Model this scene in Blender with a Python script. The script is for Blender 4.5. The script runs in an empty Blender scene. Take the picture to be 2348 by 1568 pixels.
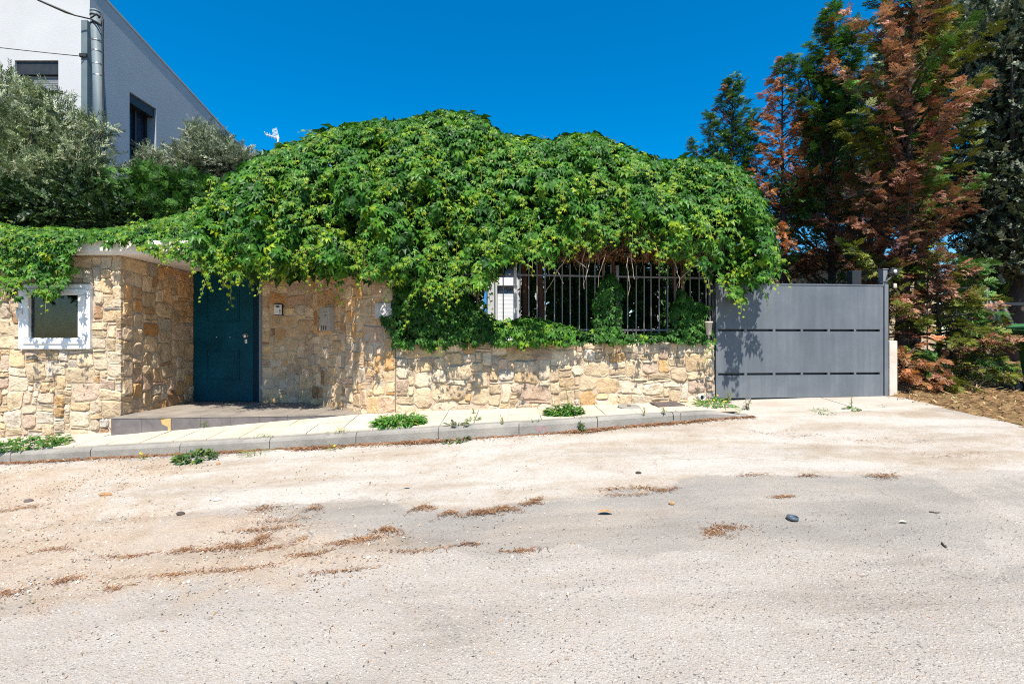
import bpy, bmesh, math, random
import numpy as np
from mathutils import Vector, Matrix

random.seed(7)
rng = np.random.default_rng(7)
SC = bpy.context.scene
COL = SC.collection

# ------------------------------------------------------------------ camera
F = 1109.0            # focal length in units of a 2348 pixel wide picture
CX, CY = 1174.0, 784.0
CAMZ = 1.5
cam = bpy.data.cameras.new('camera')
cam.sensor_width = 36.0
cam.lens = 36.0 * F / 2348.0
cam.clip_start = 0.05
cam.clip_end = 2000
camo = bpy.data.objects.new('camera', cam)
camo.location = (0, 0, CAMZ)
camo.rotation_euler = (math.pi / 2, 0, 0)
COL.objects.link(camo)
SC.camera = camo

# ------------------------------------------------------------------ light
SUN_EL, SUN_AZ = 58.0, 5.0          # azimuth: degrees to the right of straight behind the camera
w = bpy.data.worlds.new('World')
SC.world = w
w.use_nodes = True
nt = w.node_tree
sky = nt.nodes.new('ShaderNodeTexSky')
sky.sky_type = 'NISHITA'
sky.sun_disc = False
sky.sun_elevation = math.radians(SUN_EL)
sky.sun_rotation = math.radians(180.0 - SUN_AZ)
sky.altitude = 300
sky.air_density = 1.15
sky.dust_density = 0.6
sky.ozone_density = 4.0
hs = nt.nodes.new('ShaderNodeHueSaturation')
hs.inputs['Saturation'].default_value = 1.6
hs.inputs['Hue'].default_value = 0.497
bg = nt.nodes['Background']
bg.inputs['Strength'].default_value = 0.098
nt.links.new(sky.outputs[0], hs.inputs['Color'])
nt.links.new(hs.outputs[0], bg.inputs['Color'])

sl = bpy.data.lights.new('sun', 'SUN')
sl.energy = 5.0
sl.angle = math.radians(0.53)
sl.color = (1.0, 0.94, 0.83)
so = bpy.data.objects.new('sun', sl)
el, az = math.radians(SUN_EL), math.radians(SUN_AZ)
SUND = Vector((math.sin(az) * math.cos(el), -math.cos(az) * math.cos(el), math.sin(el)))
so.rotation_euler = SUND.to_track_quat('Z', 'Y').to_euler()
so.location = (6, -20, 30)
COL.objects.link(so)

SC.view_settings.view_transform = 'Standard'
SC.view_settings.look = 'None'
SC.view_settings.exposure = 0.93
SC.view_settings.gamma = 1.0
SC.view_settings.use_curve_mapping = False
try:
    SC.cycles.use_denoising = False
    SC.cycles.max_bounces = 8
    SC.cycles.diffuse_bounces = 6
    SC.cycles.filter_width = 1.1
    SC.cycles.transparent_max_bounces = 8
except Exception:
    pass

# ------------------------------------------------------------------ helpers
def P(x, y, Y):
    """picture point (2348 wide) at depth Y -> world"""
    return Vector(((x - CX) / F * Y, Y, CAMZ + (CY - y) / F * Y))

def lin(c):
    c = c / 255.0
    return c / 12.92 if c <= 0.04045 else ((c + 0.055) / 1.055) ** 2.4

def link(o, parent=None):
    COL.objects.link(o)
    if parent is not None:
        o.parent = parent
    return o

def tag(o, label=None, cat=None, group=None, kind=None):
    if label: o['label'] = label
    if cat: o['category'] = cat
    if group: o['group'] = group
    if kind: o['kind'] = kind
    return o

def empty(name, loc=(0, 0, 0), label=None, cat=None, group=None):
    o = bpy.data.objects.new(name, None)
    o.empty_display_size = 0.1
    o.location = loc
    link(o)
    return tag(o, label, cat, group)

def bm_obj(name, bm, mat, parent=None, smooth=False, world=True):
    me = bpy.data.meshes.new(name)
    bm.to_mesh(me); bm.free()
    if smooth:
        for p in me.polygons: p.use_smooth = True
    else:
        me.shade_flat()
    if mat is not None: me.materials.append(mat)
    o = bpy.data.objects.new(name, me)
    link(o)
    if parent is not None: attach(o, parent)
    return o

def attach(o, parent):
    """parent keeping the world position (parents are never scaled)"""
    o.parent = parent
    pm = Matrix.Translation(parent.location) @ parent.rotation_euler.to_matrix().to_4x4()
    if parent.parent is not None:
        pp = parent.parent
        pm = Matrix.Translation(pp.location) @ pp.rotation_euler.to_matrix().to_4x4() @ parent.matrix_parent_inverse @ pm
    o.matrix_parent_inverse = pm.inverted()

def add_box(bm, lo, hi, bevel=0.0, M=None):
    r = bmesh.ops.create_cube(bm, size=1.0)
    vs = r['verts']
    for v in vs:
        v.co = Vector((lo[i] + (v.co[i] + 0.5) * (hi[i] - lo[i]) for i in range(3)))
    if bevel > 0:
        es = set()
        for v in vs:
            for e in v.link_edges: es.add(e)
        rr = bmesh.ops.bevel(bm, geom=list(es), offset=bevel, segments=2, affect='EDGES', profile=0.6)
        vs = list({v for f in rr['faces'] for v in f.verts} | {v for v in vs if v.is_valid})
    if M is not None:
        bmesh.ops.transform(bm, matrix=M, verts=[v for v in vs if v.is_valid])
    return vs

def box(name, lo, hi, mat, parent=None, bevel=0.0, M=None):
    bm = bmesh.new()
    add_box(bm, lo, hi, bevel)
    if M is not None: bmesh.ops.transform(bm, matrix=M, verts=bm.verts[:])
    return bm_obj(name, bm, mat, parent)

def add_tube(bm, pts, rad, n=8, cap=True):
    pts = [Vector(p) for p in pts]
    if not hasattr(rad, '__len__'): rad = [rad] * len(pts)
    rings = []
    ref = None
    for i, p in enumerate(pts):
        a = pts[max(i - 1, 0)]; b = pts[min(i + 1, len(pts) - 1)]
        d = (b - a)
        if d.length < 1e-9: d = Vector((0, 0, 1))
        d.normalize()
        if ref is None:
            ref = Vector((1, 0, 0)) if abs(d.x) < 0.9 else Vector((0, 1, 0))
        u = (ref - d * ref.dot(d)).normalized()
        v = d.cross(u)
        ref = u
        rings.append([bm.verts.new(p + (u * math.cos(2 * math.pi * k / n) + v * math.sin(2 * math.pi * k / n)) * rad[i]) for k in range(n)])
    for a, b in zip(rings[:-1], rings[1:]):
        for k in range(n):
            bm.faces.new((a[k], a[(k + 1) % n], b[(k + 1) % n], b[k]))
    if cap:
        bm.faces.new(rings[0][::-1]); bm.faces.new(rings[-1])

def tube(name, pts, rad, mat, parent=None, n=8, smooth=True):
    bm = bmesh.new(); add_tube(bm, pts, rad, n)
    return bm_obj(name, bm, mat, parent, smooth)

def prism(name, poly, z0, z1, mat, parent=None, bevel=0.0):
    """poly: list of (x, y); vertical extrusion"""
    bm = bmesh.new()
    a = [bm.verts.new((x, y, z0)) for x, y in poly]
    b = [bm.verts.new((x, y, z1)) for x, y in poly]
    n = len(poly)
    bm.faces.new(a[::-1]); bm.faces.new(b)
    for i in range(n):
        bm.faces.new((a[i], a[(i + 1) % n], b[(i + 1) % n], b[i]))
    bmesh.ops.recalc_face_normals(bm, faces=bm.faces[:])
    if bevel: bmesh.ops.bevel(bm, geom=bm.edges[:], offset=bevel, segments=1, affect='EDGES')
    return bm_obj(name, bm, mat, parent)

def raw_mesh(name, V, T, mat, parent=None, col=None, smooth=False, kind=None):
    """V (n,3), T (m,3) triangles, col (n,3)"""
    V = np.ascontiguousarray(V, dtype=np.float32); T = np.ascontiguousarray(T, dtype=np.int32)
    me = bpy.data.meshes.new(name)
    me.vertices.add(len(V)); me.vertices.foreach_set('co', V.ravel())
    me.loops.add(T.size); me.loops.foreach_set('vertex_index', T.ravel())
    me.polygons.add(len(T)); me.polygons.foreach_set('loop_start', np.arange(0, T.size, 3, dtype=np.int32))
    if col is not None:
        ca = me.color_attributes.new('Col', 'FLOAT_COLOR', 'POINT')
        c4 = np.ones((len(V), 4), dtype=np.float32); c4[:, :3] = col
        ca.data.foreach_set('color', c4.ravel())
    me.update(calc_edges=True)
    if not smooth: me.shade_flat()
    me.materials.append(mat)
    o = bpy.data.objects.new(name, me)
    link(o)
    if parent is not None: attach(o, parent)
    if kind: o['kind'] = kind
    return o

def scatter(name, tpl, pos, rot, scl, col, mat, parent=None, kind=None, vary=0.0):
    """copies of a triangle template joined into one mesh. rot (n,3,3) columns = x,y,z axes"""
    V, T = tpl
    n = len(pos)
    W = np.einsum('nij,vj->nvi', rot, V) * np.asarray(scl).reshape(-1, 1, 1) + pos[:, None, :]
    TT = T[None] + (np.arange(n) * len(V))[:, None, None]
    C = np.repeat(np.asarray(col)[:, None, :], len(V), axis=1)
    return raw_mesh(name, W.reshape(-1, 3), TT.reshape(-1, 3), mat, parent, C.reshape(-1, 3), kind=kind)

def nrm(a):
    return a / np.maximum(np.linalg.norm(a, axis=-1, keepdims=True), 1e-9)

def frames(normal, tip):
    """rotation matrices with z = normal, y ~ tip"""
    z = nrm(normal)
    y = tip - (tip * z).sum(-1, keepdims=True) * z
    y = nrm(y)
    x = np.cross(y, z)
    return np.stack([x, y, z], axis=-1)

class Noise:
    """smooth sum-of-sines noise, about -1..1"""
    def __init__(s, seed, dim=2, n=9, lo=0.6, hi=1.7):
        r = np.random.default_rng(seed)
        k = r.normal(size=(n, dim)); k = nrm(k) * r.uniform(lo, hi, size=(n, 1)) * 2 * math.pi
        s.k = k; s.p = r.uniform(0, 2 * math.pi, n); s.n = n
    def __call__(s, *a):
        a = np.stack(np.broadcast_arrays(*[np.asarray(q, float) for q in a]), -1)
        return np.sin(a @ s.k.T + s.p).sum(-1) / math.sqrt(s.n / 2) / 1.8

# ------------------------------------------------------------------ materials
class NB:
    """tiny node builder"""
    def __init__(s, name):
        m = bpy.data.materials.new(name); m.use_nodes = True
        s.m = m; s.t = m.node_tree; s.p = s.t.nodes['Principled BSDF']; s.out = s.t.nodes['Material Output']
    def n(s, typ, **kw):
        nd = s.t.nodes.new(typ)
        for k, v in kw.items():
            if k.startswith('i_'):
                key = k[2:].replace('_', ' ')
                nd.inputs[int(key) if key.isdigit() else key].default_value = v
            else: setattr(nd, k, v)
        return nd
    def l(s, a, b): s.t.links.new(a, b)
    def co(s, kind='Object'): return s.n('ShaderNodeTexCoord').outputs[kind]
    def pos(s): return s.n('ShaderNodeNewGeometry').outputs['Position']
    def noise(s, scale, detail=4, rough=0.55, vec=None, dist=0.0):
        nd = s.n('ShaderNodeTexNoise', i_Scale=scale, i_Detail=detail, i_Roughness=rough, i_Distortion=dist)
        s.l(vec if vec is not None else s.pos(), nd.inputs['Vector'])
        return nd.outputs['Fac']
    def voro(s, scale, vec=None, feature='F1', out='Distance', rnd=1.0):
        nd = s.n('ShaderNodeTexVoronoi', feature=feature, i_Scale=scale, i_Randomness=rnd)
        s.l(vec if vec is not None else s.pos(), nd.inputs['Vector'])
        return nd.outputs[out]
    def ramp(s, fac, stops, interp='LINEAR'):
        nd = s.n('ShaderNodeValToRGB'); r = nd.color_ramp; r.interpolation = interp
        while len(r.elements) < len(stops): r.elements.new(0.5)
        for e, (q, c) in zip(r.elements, stops):
            e.position = q; e.color = (*c, 1) if hasattr(c, '__len__') else (c, c, c, 1)
        s.l(fac, nd.inputs[0]); return nd.outputs[0]
    def mix(s, fac, a, b, mode='MIX'):
        nd = s.n('ShaderNodeMix', data_type='RGBA', blend_type=mode)
        for sock, v in ((nd.inputs[0], fac), (nd.inputs[6], a), (nd.inputs[7], b)):
            if hasattr(v, 'is_output') or isinstance(v, bpy.types.NodeSocket): s.l(v, sock)
            elif hasattr(v, '__len__'): sock.default_value = (*v[:3], 1)
            else: sock.default_value = v
        return nd.outputs[2]
    def math(s, op, a, b=0.0, clamp=False):
        nd = s.n('ShaderNodeMath', operation=op, use_clamp=clamp)
        for sock, v in ((nd.inputs[0], a), (nd.inputs[1], b)):
            if isinstance(v, bpy.types.NodeSocket): s.l(v, sock)
            else: sock.default_value = v
        return nd.outputs[0]
    def attr(s, name, out='Color'):
        return s.n('ShaderNodeAttribute', attribute_name=name).outputs[out]
    def objcol(s): return s.n('ShaderNodeObjectInfo').outputs['Color']
    def bump(s, h, strength=0.3, dist=0.02):
        nd = s.n('ShaderNodeBump', i_Strength=strength, i_Distance=dist)
        s.l(h, nd.inputs['Height']); s.l(nd.outputs[0], s.p.inputs['Normal'])
    def set(s, color=None, rough=None, metal=None, spec=None):
        for key, v in (('Base Color', color), ('Roughness', rough), ('Metallic', metal), ('Specular IOR Level', spec)):
            if v is None: continue
            if isinstance(v, bpy.types.NodeSocket): s.l(v, s.p.inputs[key])
            elif hasattr(v, '__len__'): s.p.inputs[key].default_value = (*v[:3], 1)
            else: s.p.inputs[key].default_value = v
        return s
MAT = {}

def mat_paint(name, c, rough=0.5, metal=0.0, var=0.25, scale=6.0, bump=0.0, dirt=None, fine=60):
    b = NB(name)
    n1 = b.noise(scale, 5, 0.6); n2 = b.noise(fine, 3)
    f = b.math('ADD', b.math('MULTIPLY', n1, 0.7), b.math('MULTIPLY', n2, 0.3))
    lo = tuple(x * (1 - var) for x in c); hi = tuple(min(1, x * (1 + var * 0.6)) for x in c)
    colr = b.ramp(f, [(0.3, lo), (0.7, hi)])
    if dirt is not None:
        d = b.ramp(b.noise(scale * 0.45, 6, 0.65), [(0.5, 0.0), (0.75, 1.0)])
        colr = b.mix(b.math('MULTIPLY', d, 0.6), colr, dirt)
    b.set(colr, b.ramp(n1, [(0.3, max(0, rough - 0.08)), (0.7, min(1, rough + 0.1))]), metal)
    if bump: b.bump(n2, bump, 0.01)
    MAT[name] = b.m
    return b.m

def mat_leaf(name, rough=0.42, trans=0.28, spec=0.45, tint=(1.0, 1.0, 0.55)):
    b = NB(name)
    c = b.attr('Col')
    n = b.noise(9.0, 2)
    c2 = b.mix(1.0, c, b.ramp(n, [(0.25, 0.72), (0.75, 1.25)]), 'MULTIPLY')
    b.set(c2, rough, 0.0, spec)
    tr = b.n('ShaderNodeBsdfTranslucent')
    b.l(b.mix(1.0, c2, tuple(1.9 * t for t in tint), 'MULTIPLY'), tr.inputs['Color'])
    ms = b.n('ShaderNodeMixShader', i_0=trans)
    b.l(b.p.outputs[0], ms.inputs[1]); b.l(tr.outputs[0], ms.inputs[2]); b.l(ms.outputs[0], b.out.inputs['Surface'])
    MAT[name] = b.m
    return b.m

mat_leaf('creeper_leaf', 0.46, 0.24, 0.26)
mat_leaf('olive_leaf', 0.5, 0.12, 0.35, (1, 1, .8))
mat_leaf('cypress_leaf', 0.6, 0.15, 0.25)
mat_leaf('weed_leaf', 0.55, 0.25, 0.3)
mat_leaf('dry_litter', 0.85, 0.05, 0.1, (1, .8, .6))

def mat_stone():
    b = NB('rubble_stone')
    oc = b.objcol()
    g = b.pos()
    n1 = b.noise(7, 6, 0.62, g); n2 = b.noise(38, 5, 0.65, g); n3 = b.noise(2.2, 3, 0.5, g)
    m = b.mix(1.0, oc, b.ramp(n1, [(0.28, (0.66, 0.62, 0.58)), (0.48, (1, 1, 1)), (0.75, (1.2, 1.19, 1.15))]), 'MULTIPLY')
    # iron staining and pale lime bloom
    stain = b.ramp(b.noise(5.0, 5, 0.7, g, 0.6), [(0.54, 0.0), (0.74, 0.42)])
    m = b.mix(stain, m, (0.40, 0.23, 0.105))
    bloom = b.ramp(b.noise(11, 4, 0.6, g), [(0.60, 0.0), (0.76, 0.5)])
    m = b.mix(bloom, m, (0.62, 0.55, 0.46))
    pit = b.ramp(n2, [(0.30, 0.6), (0.45, 1.0)])
    m = b.mix(1.0, m, pit, 'MULTIPLY')
    b.set(m, 0.88, 0, 0.25)
    h = b.math('ADD', b.math('MULTIPLY', n1, 0.9), b.math('MULTIPLY', n2, 0.45))
    b.bump(h, 1.0, 0.035)
    MAT['stone'] = b.m
    b = NB('lime_mortar')
    g = b.pos()
    c = b.ramp(b.noise(6, 6, 0.6, g), [(0.3, (0.36, 0.28, 0.20)), (0.7, (0.51, 0.42, 0.32))])
    b.set(c, 0.95, 0, 0.15); b.bump(b.noise(70, 4, 0.7, g), 0.7, 0.01)
    MAT['mortar'] = b.m
mat_stone()

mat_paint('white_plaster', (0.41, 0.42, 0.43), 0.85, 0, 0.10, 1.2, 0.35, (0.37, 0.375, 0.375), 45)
mat_paint('shade_toned_plaster', (0.30, 0.335, 0.36), 0.85, 0, 0.14, 0.9, 0.22, (0.26, 0.295, 0.32), 40)  # white plaster toned grey blue for the shade on the side wall
mat_paint('white_upvc', (0.68, 0.69, 0.69), 0.35, 0, 0.05, 5)
mat_paint('canopy_paint', (0.76, 0.70, 0.63), 0.7, 0, 0.10, 3, 0.2, (0.45, 0.33, 0.27))
mat_paint('door_blue', (0.0014, 0.055, 0.080), 0.5, 0, 0.5, 2.5, 0.05, (0.004, 0.085, 0.115)).node_tree.nodes['Principled BSDF'].inputs['Specular IOR Level'].default_value = 0.12
mat_paint('door_frame_blue', (0.001, 0.022, 0.038), 0.5, 0, 0.2, 4).node_tree.nodes['Principled BSDF'].inputs['Specular IOR Level'].default_value = 0.12
def mat_gate():
    b = NB('gate_grey'); g = b.pos()
    mp = b.n('ShaderNodeMapping'); mp.inputs['Scale'].default_value = (9.0, 9.0, 0.6); b.l(g, mp.inputs['Vector'])
    st = b.noise(1.0, 5, 0.6, mp.outputs[0]); cl = b.noise(1.6, 5, 0.6, g, 0.4); fi = b.noise(90, 2, 0.5, g)
    f = b.math('ADD', b.math('MULTIPLY', st, 0.45), b.math('MULTIPLY', cl, 0.55))
    c = b.ramp(f, [(0.35, (0.082, 0.093, 0.108)), (0.5, (0.102, 0.115, 0.132)), (0.65, (0.135, 0.148, 0.165))])
    sp = b.ramp(b.noise(55, 2, 0.5, g), [(0.70, 0.0), (0.74, 0.5)])
    c = b.mix(sp, c, (0.26, 0.25, 0.24))
    # dust splashed up from the ground
    sx = b.n('ShaderNodeSeparateXYZ'); b.l(g, sx.inputs[0])
    du = b.math('MULTIPLY', b.ramp(sx.outputs[2], [(0.0, 1.0), (1.0, 0.0)]), b.ramp(cl, [(0.4, 0.2), (0.7, 1.0)]))
    c = b.mix(b.math('MULTIPLY', du, 0.28), c, (0.27, 0.24, 0.205))
    b.set(c, b.ramp(f, [(0.3, 0.36), (0.7, 0.56)]), 0, 0.4); b.bump(b.noise(1.2, 2, 0.5, g), 0.12, 0.03)
    MAT['gate_grey'] = b.m
mat_gate()
mat_paint('post_grey', (0.17, 0.18, 0.195), 0.5, 0, 0.1, 3)
mat_paint('dark_metal', (0.016, 0.017, 0.019), 0.5, 0, 0.3, 6)
mat_paint('rail_grey', (0.15, 0.14, 0.145), 0.5, 0, 0.2, 9)
mat_paint('rail_post', (0.42, 0.42, 0.44), 0.6, 0, 0.35, 8)
mat_paint('galvanised', (0.105, 0.140, 0.155), 0.6, 0.0, 0.25, 4)
mat_paint('cable_black', (0.012, 0.012, 0.013), 0.6)
mat_paint('steel', (0.55, 0.53, 0.50), 0.28, 1.0, 0.1, 20)
mat_paint('mailbox_taupe', (0.37, 0.33, 0.29), 0.5, 0, 0.08, 8)
mat_paint('intercom_face', (0.66, 0.63, 0.60), 0.45, 0, 0.05, 8)
mat_paint('black_plastic', (0.012, 0.012, 0.013), 0.4)
mat_paint('slate_riser', (0.125, 0.11, 0.11), 0.55, 0, 0.45, 5, 0.15, (0.22, 0.19, 0.17))
mat_paint('slate_top', (0.225, 0.195, 0.165), 0.7, 0, 0.35, 3.5, 0.2, (0.33, 0.27, 0.21))
mat_paint('tile_cream', (0.47, 0.41, 0.33), 0.85, 0, 0.16, 3, 0.3, (0.40, 0.30, 0.21))
mat_paint('kerb_concrete', (0.235, 0.22, 0.195), 0.9, 0, 0.4, 4, 0.7, (0.34, 0.31, 0.27), 90)
mat_paint('broken_bed', (0.50, 0.33, 0.14), 0.9, 0, 0.3, 12, 0.4)
mat_paint('bark', (0.060, 0.044, 0.036), 0.95, 0, 0.5, 9, 0.9, None, 35)
mat_paint('olive_bark', (0.10, 0.085, 0.07), 0.95, 0, 0.5, 9, 0.9, None, 35)
mat_paint('vine_stem', (0.20, 0.11, 0.06), 0.8, 0, 0.4, 9)
mat_paint('red_bark', (0.10, 0.045, 0.028), 0.9, 0, 0.5, 9, 0.8)
mat_paint('bin_green', (0.012, 0.055, 0.018), 0.45, 0, 0.15, 5)
mat_paint('bin_lid_green', (0.045, 0.15, 0.060), 0.4, 0, 0.15, 5)
mat_paint('rubber', (0.03, 0.028, 0.028), 0.8, 0, 0.3, 12)
mat_paint('wheel_hub', (0.12, 0.115, 0.115), 0.7, 0, 0.3, 12)
mat_paint('pale_sand_wall', (0.46, 0.36, 0.25), 0.9, 0, 0.15, 2, 0.3)
mat_paint('whitewash', (0.55, 0.47, 0.40), 0.9, 0, 0.25, 5, 0.6, (0.38, 0.28, 0.20))
mat_paint('shutter_white', (0.62, 0.64, 0.67), 0.6, 0, 0.05, 6)
mat_paint('blue_cloth', (0.02, 0.22, 0.55), 0.7, 0, 0.15, 3)
mat_paint('roof_tile', (0.42, 0.17, 0.10), 0.85, 0, 0.3, 5, 0.3)
mat_paint('blue_grey_plastic', (0.06, 0.085, 0.11), 0.5, 0, 0.2, 30)
mat_paint('manhole_iron', (0.11, 0.085, 0.08), 0.75, 0, 0.3, 12, 0.6)
mat_paint('rust', (0.18, 0.075, 0.035), 0.85, 0, 0.4, 20, 0.4)
mat_paint('pipe_white', (0.60, 0.58, 0.54), 0.5)
mat_paint('marble_grey', (0.40, 0.365, 0.34), 0.6, 0, 0.25, 6, 0.2, (0.27, 0.22, 0.20))
mat_paint('digit_stone', (0.50, 0.475, 0.46), 0.55, 0, 0.1, 12)
mat_paint('pebble', (0.42, 0.37, 0.31), 0.9, 0, 0.3, 15, 0.5)
mat_paint('wood_chip', (0.34, 0.19, 0.085), 0.85, 0, 0.4, 30, 0.5)
mat_paint('pink_paint', (0.29, 0.17, 0.175), 0.9, 0, 0.4, 30)
mat_paint('paper_white', (0.75, 0.76, 0.78), 0.7)

def mat_glass(name, c, rough):
    b = NB(name); b.set(c, rough, 0, 0.8); MAT[name] = b.m
    d = b.ramp(b.noise(5, 5, 0.7), [(0.4, tuple(c)), (0.8, tuple(min(1, q * 2 + 0.01) for q in c))])
    b.set(d); return b.m
mat_glass('dark_glass', (0.012, 0.014, 0.015), 0.06)
mat_glass('sky_glass', (0.010, 0.018, 0.035), 0.04)

mat_leaf('pebble_col', 0.9, 0.0, 0.15)
# ------------------------------------------------------------------ terrain functions (all heights in world z)
_KX = np.array([-30, -6.07, -2.85, 0.08, 2.9, 5.7, 9, 30.])
_KY = np.array([5.9, 5.74, 5.70, 5.62, 6.2, 6.6, 6.8, 7.2])
_KZ = np.array([-2.7, -1.44, -1.275, -1.095, -0.967, -0.895, -0.87, -0.6]) + CAMZ
_KH = np.array([0.13, 0.13, 0.135, 0.16, 0.105, 0.02, 0.02, 0.02])
_WX = np.array([-30, -6.9, -5.27, -2.85, -1.78, 2.75, 5.67, 9, 30.])
_WY = np.array([6.52, 6.52, 6.52, 6.52, 6.52, 7.1, 7.45, 7.8, 8.0])
_WZ = np.array([-2.5, -1.287, -1.211, -1.05, -0.955, -0.858, -0.812, -0.80, -0.6]) + CAMZ
def _sm(X, xs, ys, w=0.7):
    X = np.asarray(X, float)
    return sum(np.interp(X + o * w, xs, ys) for o in (-1, -0.6, -0.2, 0.2, 0.6, 1)) / 6.0
def YK(X): return _sm(X, _KX, _KY)
def KZ(X): return _sm(X, _KX, _KZ)
def KH(X): return _sm(X, _KX, _KH)
def YW(X): return _sm(X, _WX, _WY, 0.3)
def WZ(X): return _sm(X, _WX, _WZ, 0.3)
def hroad(X, Y):
    X = np.asarray(X, float); Y = np.asarray(Y, float)
    d = YK(X) - Y
    t = np.clip(d / 3.8, 0, 1)
    return KZ(X) - 0.32 * np.sin(t * math.pi / 2) + np.clip(-d, 0, 6) * 0.08
def hpav(X, Y):
    t = np.clip((np.asarray(Y, float) - YK(X)) / np.maximum(YW(X) - YK(X), 0.05), 0, 1)
    return (KZ(X) + KH(X)) * (1 - t) + WZ(X) * t
def surf(X, Y):
    """top of whatever ground is visible"""
    X = float(X); Y = float(Y)
    if Y > YK(X) and X < 2.95: return float(hpav(X, Y))
    return float(hroad(X, Y))
def hit(px, py):
    """where the view through a picture point meets the ground"""
    dx, dz = (px - CX) / F, (CY - py) / F
    lo = 0.5
    for Y in np.arange(0.6, 12, 0.02):
        if CAMZ + dz * Y <= surf(dx * Y, Y): break
        lo = Y
    return Vector((dx * Y, Y, surf(dx * Y, Y)))

def grid_mesh(name, X, Y, Z, mat, col=None, smooth=True, kind=None):
    ny, nx = X.shape
    V = np.stack([X, Y, Z], -1).reshape(-1, 3)
    i = np.arange((ny - 1) * (nx - 1)); r, c = i // (nx - 1), i % (nx - 1)
    a = r * nx + c; b = a + 1; d = a + nx; e = d + 1
    T = np.concatenate([np.stack([a, b, e], -1), np.stack([a, e, d], -1)])
    # make faces look up
    n = np.cross(V[T[:, 1]] - V[T[:, 0]], V[T[:, 2]] - V[T[:, 0]])
    if n[:, 2].mean() < 0: T = T[:, ::-1]
    return raw_mesh(name, V, T, mat, None, None if col is None else col.reshape(-1, 3), smooth, kind)

def poly_sd(X, Y, poly):
    """signed distance to a polygon, positive inside"""
    X = np.asarray(X); Y = np.asarray(Y)
    d = np.full(X.shape, 1e9); ins = np.zeros(X.shape, bool)
    n = len(poly)
    for i in range(n):
        x0, y0 = poly[i]; x1, y1 = poly[(i + 1) % n]
        ex, ey = x1 - x0, y1 - y0
        t = np.clip(((X - x0) * ex + (Y - y0) * ey) / (ex * ex + ey * ey + 1e-12), 0, 1)
        d = np.minimum(d, np.hypot(X - x0 - t * ex, Y - y0 - t * ey))
        c = ((y0 > Y) != (y1 > Y)) & (X < (x1 - x0) * (Y - y0) / (y1 - y0 + 1e-12) + x0)
        ins ^= c
    return np.where(ins, d, -d)

def gpoly(pts): return [tuple(hit(x, y)[:2]) for x, y in pts]

# ------------------------------------------------------------------ ground sheet to the horizon
def mat_ground():
    b = NB('dry_earth')
    g = b.pos()
    c = b.ramp(b.noise(1.3, 6, 0.65, g), [(0.3, (0.10, 0.075, 0.045)), (0.55, (0.20, 0.15, 0.09)), (0.75, (0.27, 0.21, 0.13))])
    b.set(c, 0.95, 0, 0.1); b.bump(b.noise(20, 5, 0.7, g), 0.8, 0.05)
    MAT['earth'] = b.m
mat_ground()
ax = np.concatenate([-np.geomspace(900, 10, 26), np.linspace(-9.5, 9.5, 39), np.geomspace(10, 900, 26)])
ay = np.concatenate([-np.geomspace(900, 9, 26), np.linspace(-8, 14, 45), np.geomspace(15, 900, 26)])
GX, GY = np.meshgrid(ax, ay)
gz = np.where(GY > 8.0, CAMZ - 0.80 + np.clip(GX, -30, 30) * 0.02, hroad(np.clip(GX, -25, 25), GY) - 0.22)
grid_mesh('ground', GX, GY, gz, MAT['earth'], kind='structure')

# ------------------------------------------------------------------ road
PATCH = gpoly([(640, 1185), (700, 1163), (830, 1140), (900, 1146), (960, 1170), (1100, 1168), (1250, 1153), (1340, 1137), (1460, 1135),
               (1520, 1115), (1600, 1101), (1700, 1090), (1800, 1094), (1900, 1088), (2060, 1090), (2140, 1104), (2230, 1150), (2310, 1205),
               (2270, 1262), (2100, 1272), (1900, 1258), (1700, 1268), (1500, 1272), (1300, 1258), (1100, 1275), (960, 1262), (900, 1236), (740, 1225)])
COARSE = gpoly([(2140, 1098), (2348, 1085), (2700, 1100), (2700, 1500), (2348, 1420), (2200, 1330), (2310, 1205), (2230, 1150)])
CONC = gpoly([(-900, 1060), (0, 1062), (420, 1052), (620, 1036), (1190, 1000), (1700, 958), (1900, 946), (2110, 934), (2348, 975), (2700, 1030),
              (2700, 1090), (2348, 1085), (2060, 1088), (1700, 1090), (1460, 1135), (1250, 1153), (960, 1170), (830, 1140), (640, 1160),
              (420, 1180), (200, 1205), (0, 1215), (-900, 1230)])
DIRT = gpoly([(-900, 1075), (0, 1072), (330, 1056), (480, 1060), (360, 1105), (200, 1120), (330, 1160), (420, 1180), (640, 1165), (700, 1200),
              (900, 1240), (1010, 1275), (760, 1330), (380, 1360), (120, 1400), (-900, 1500)])
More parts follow.
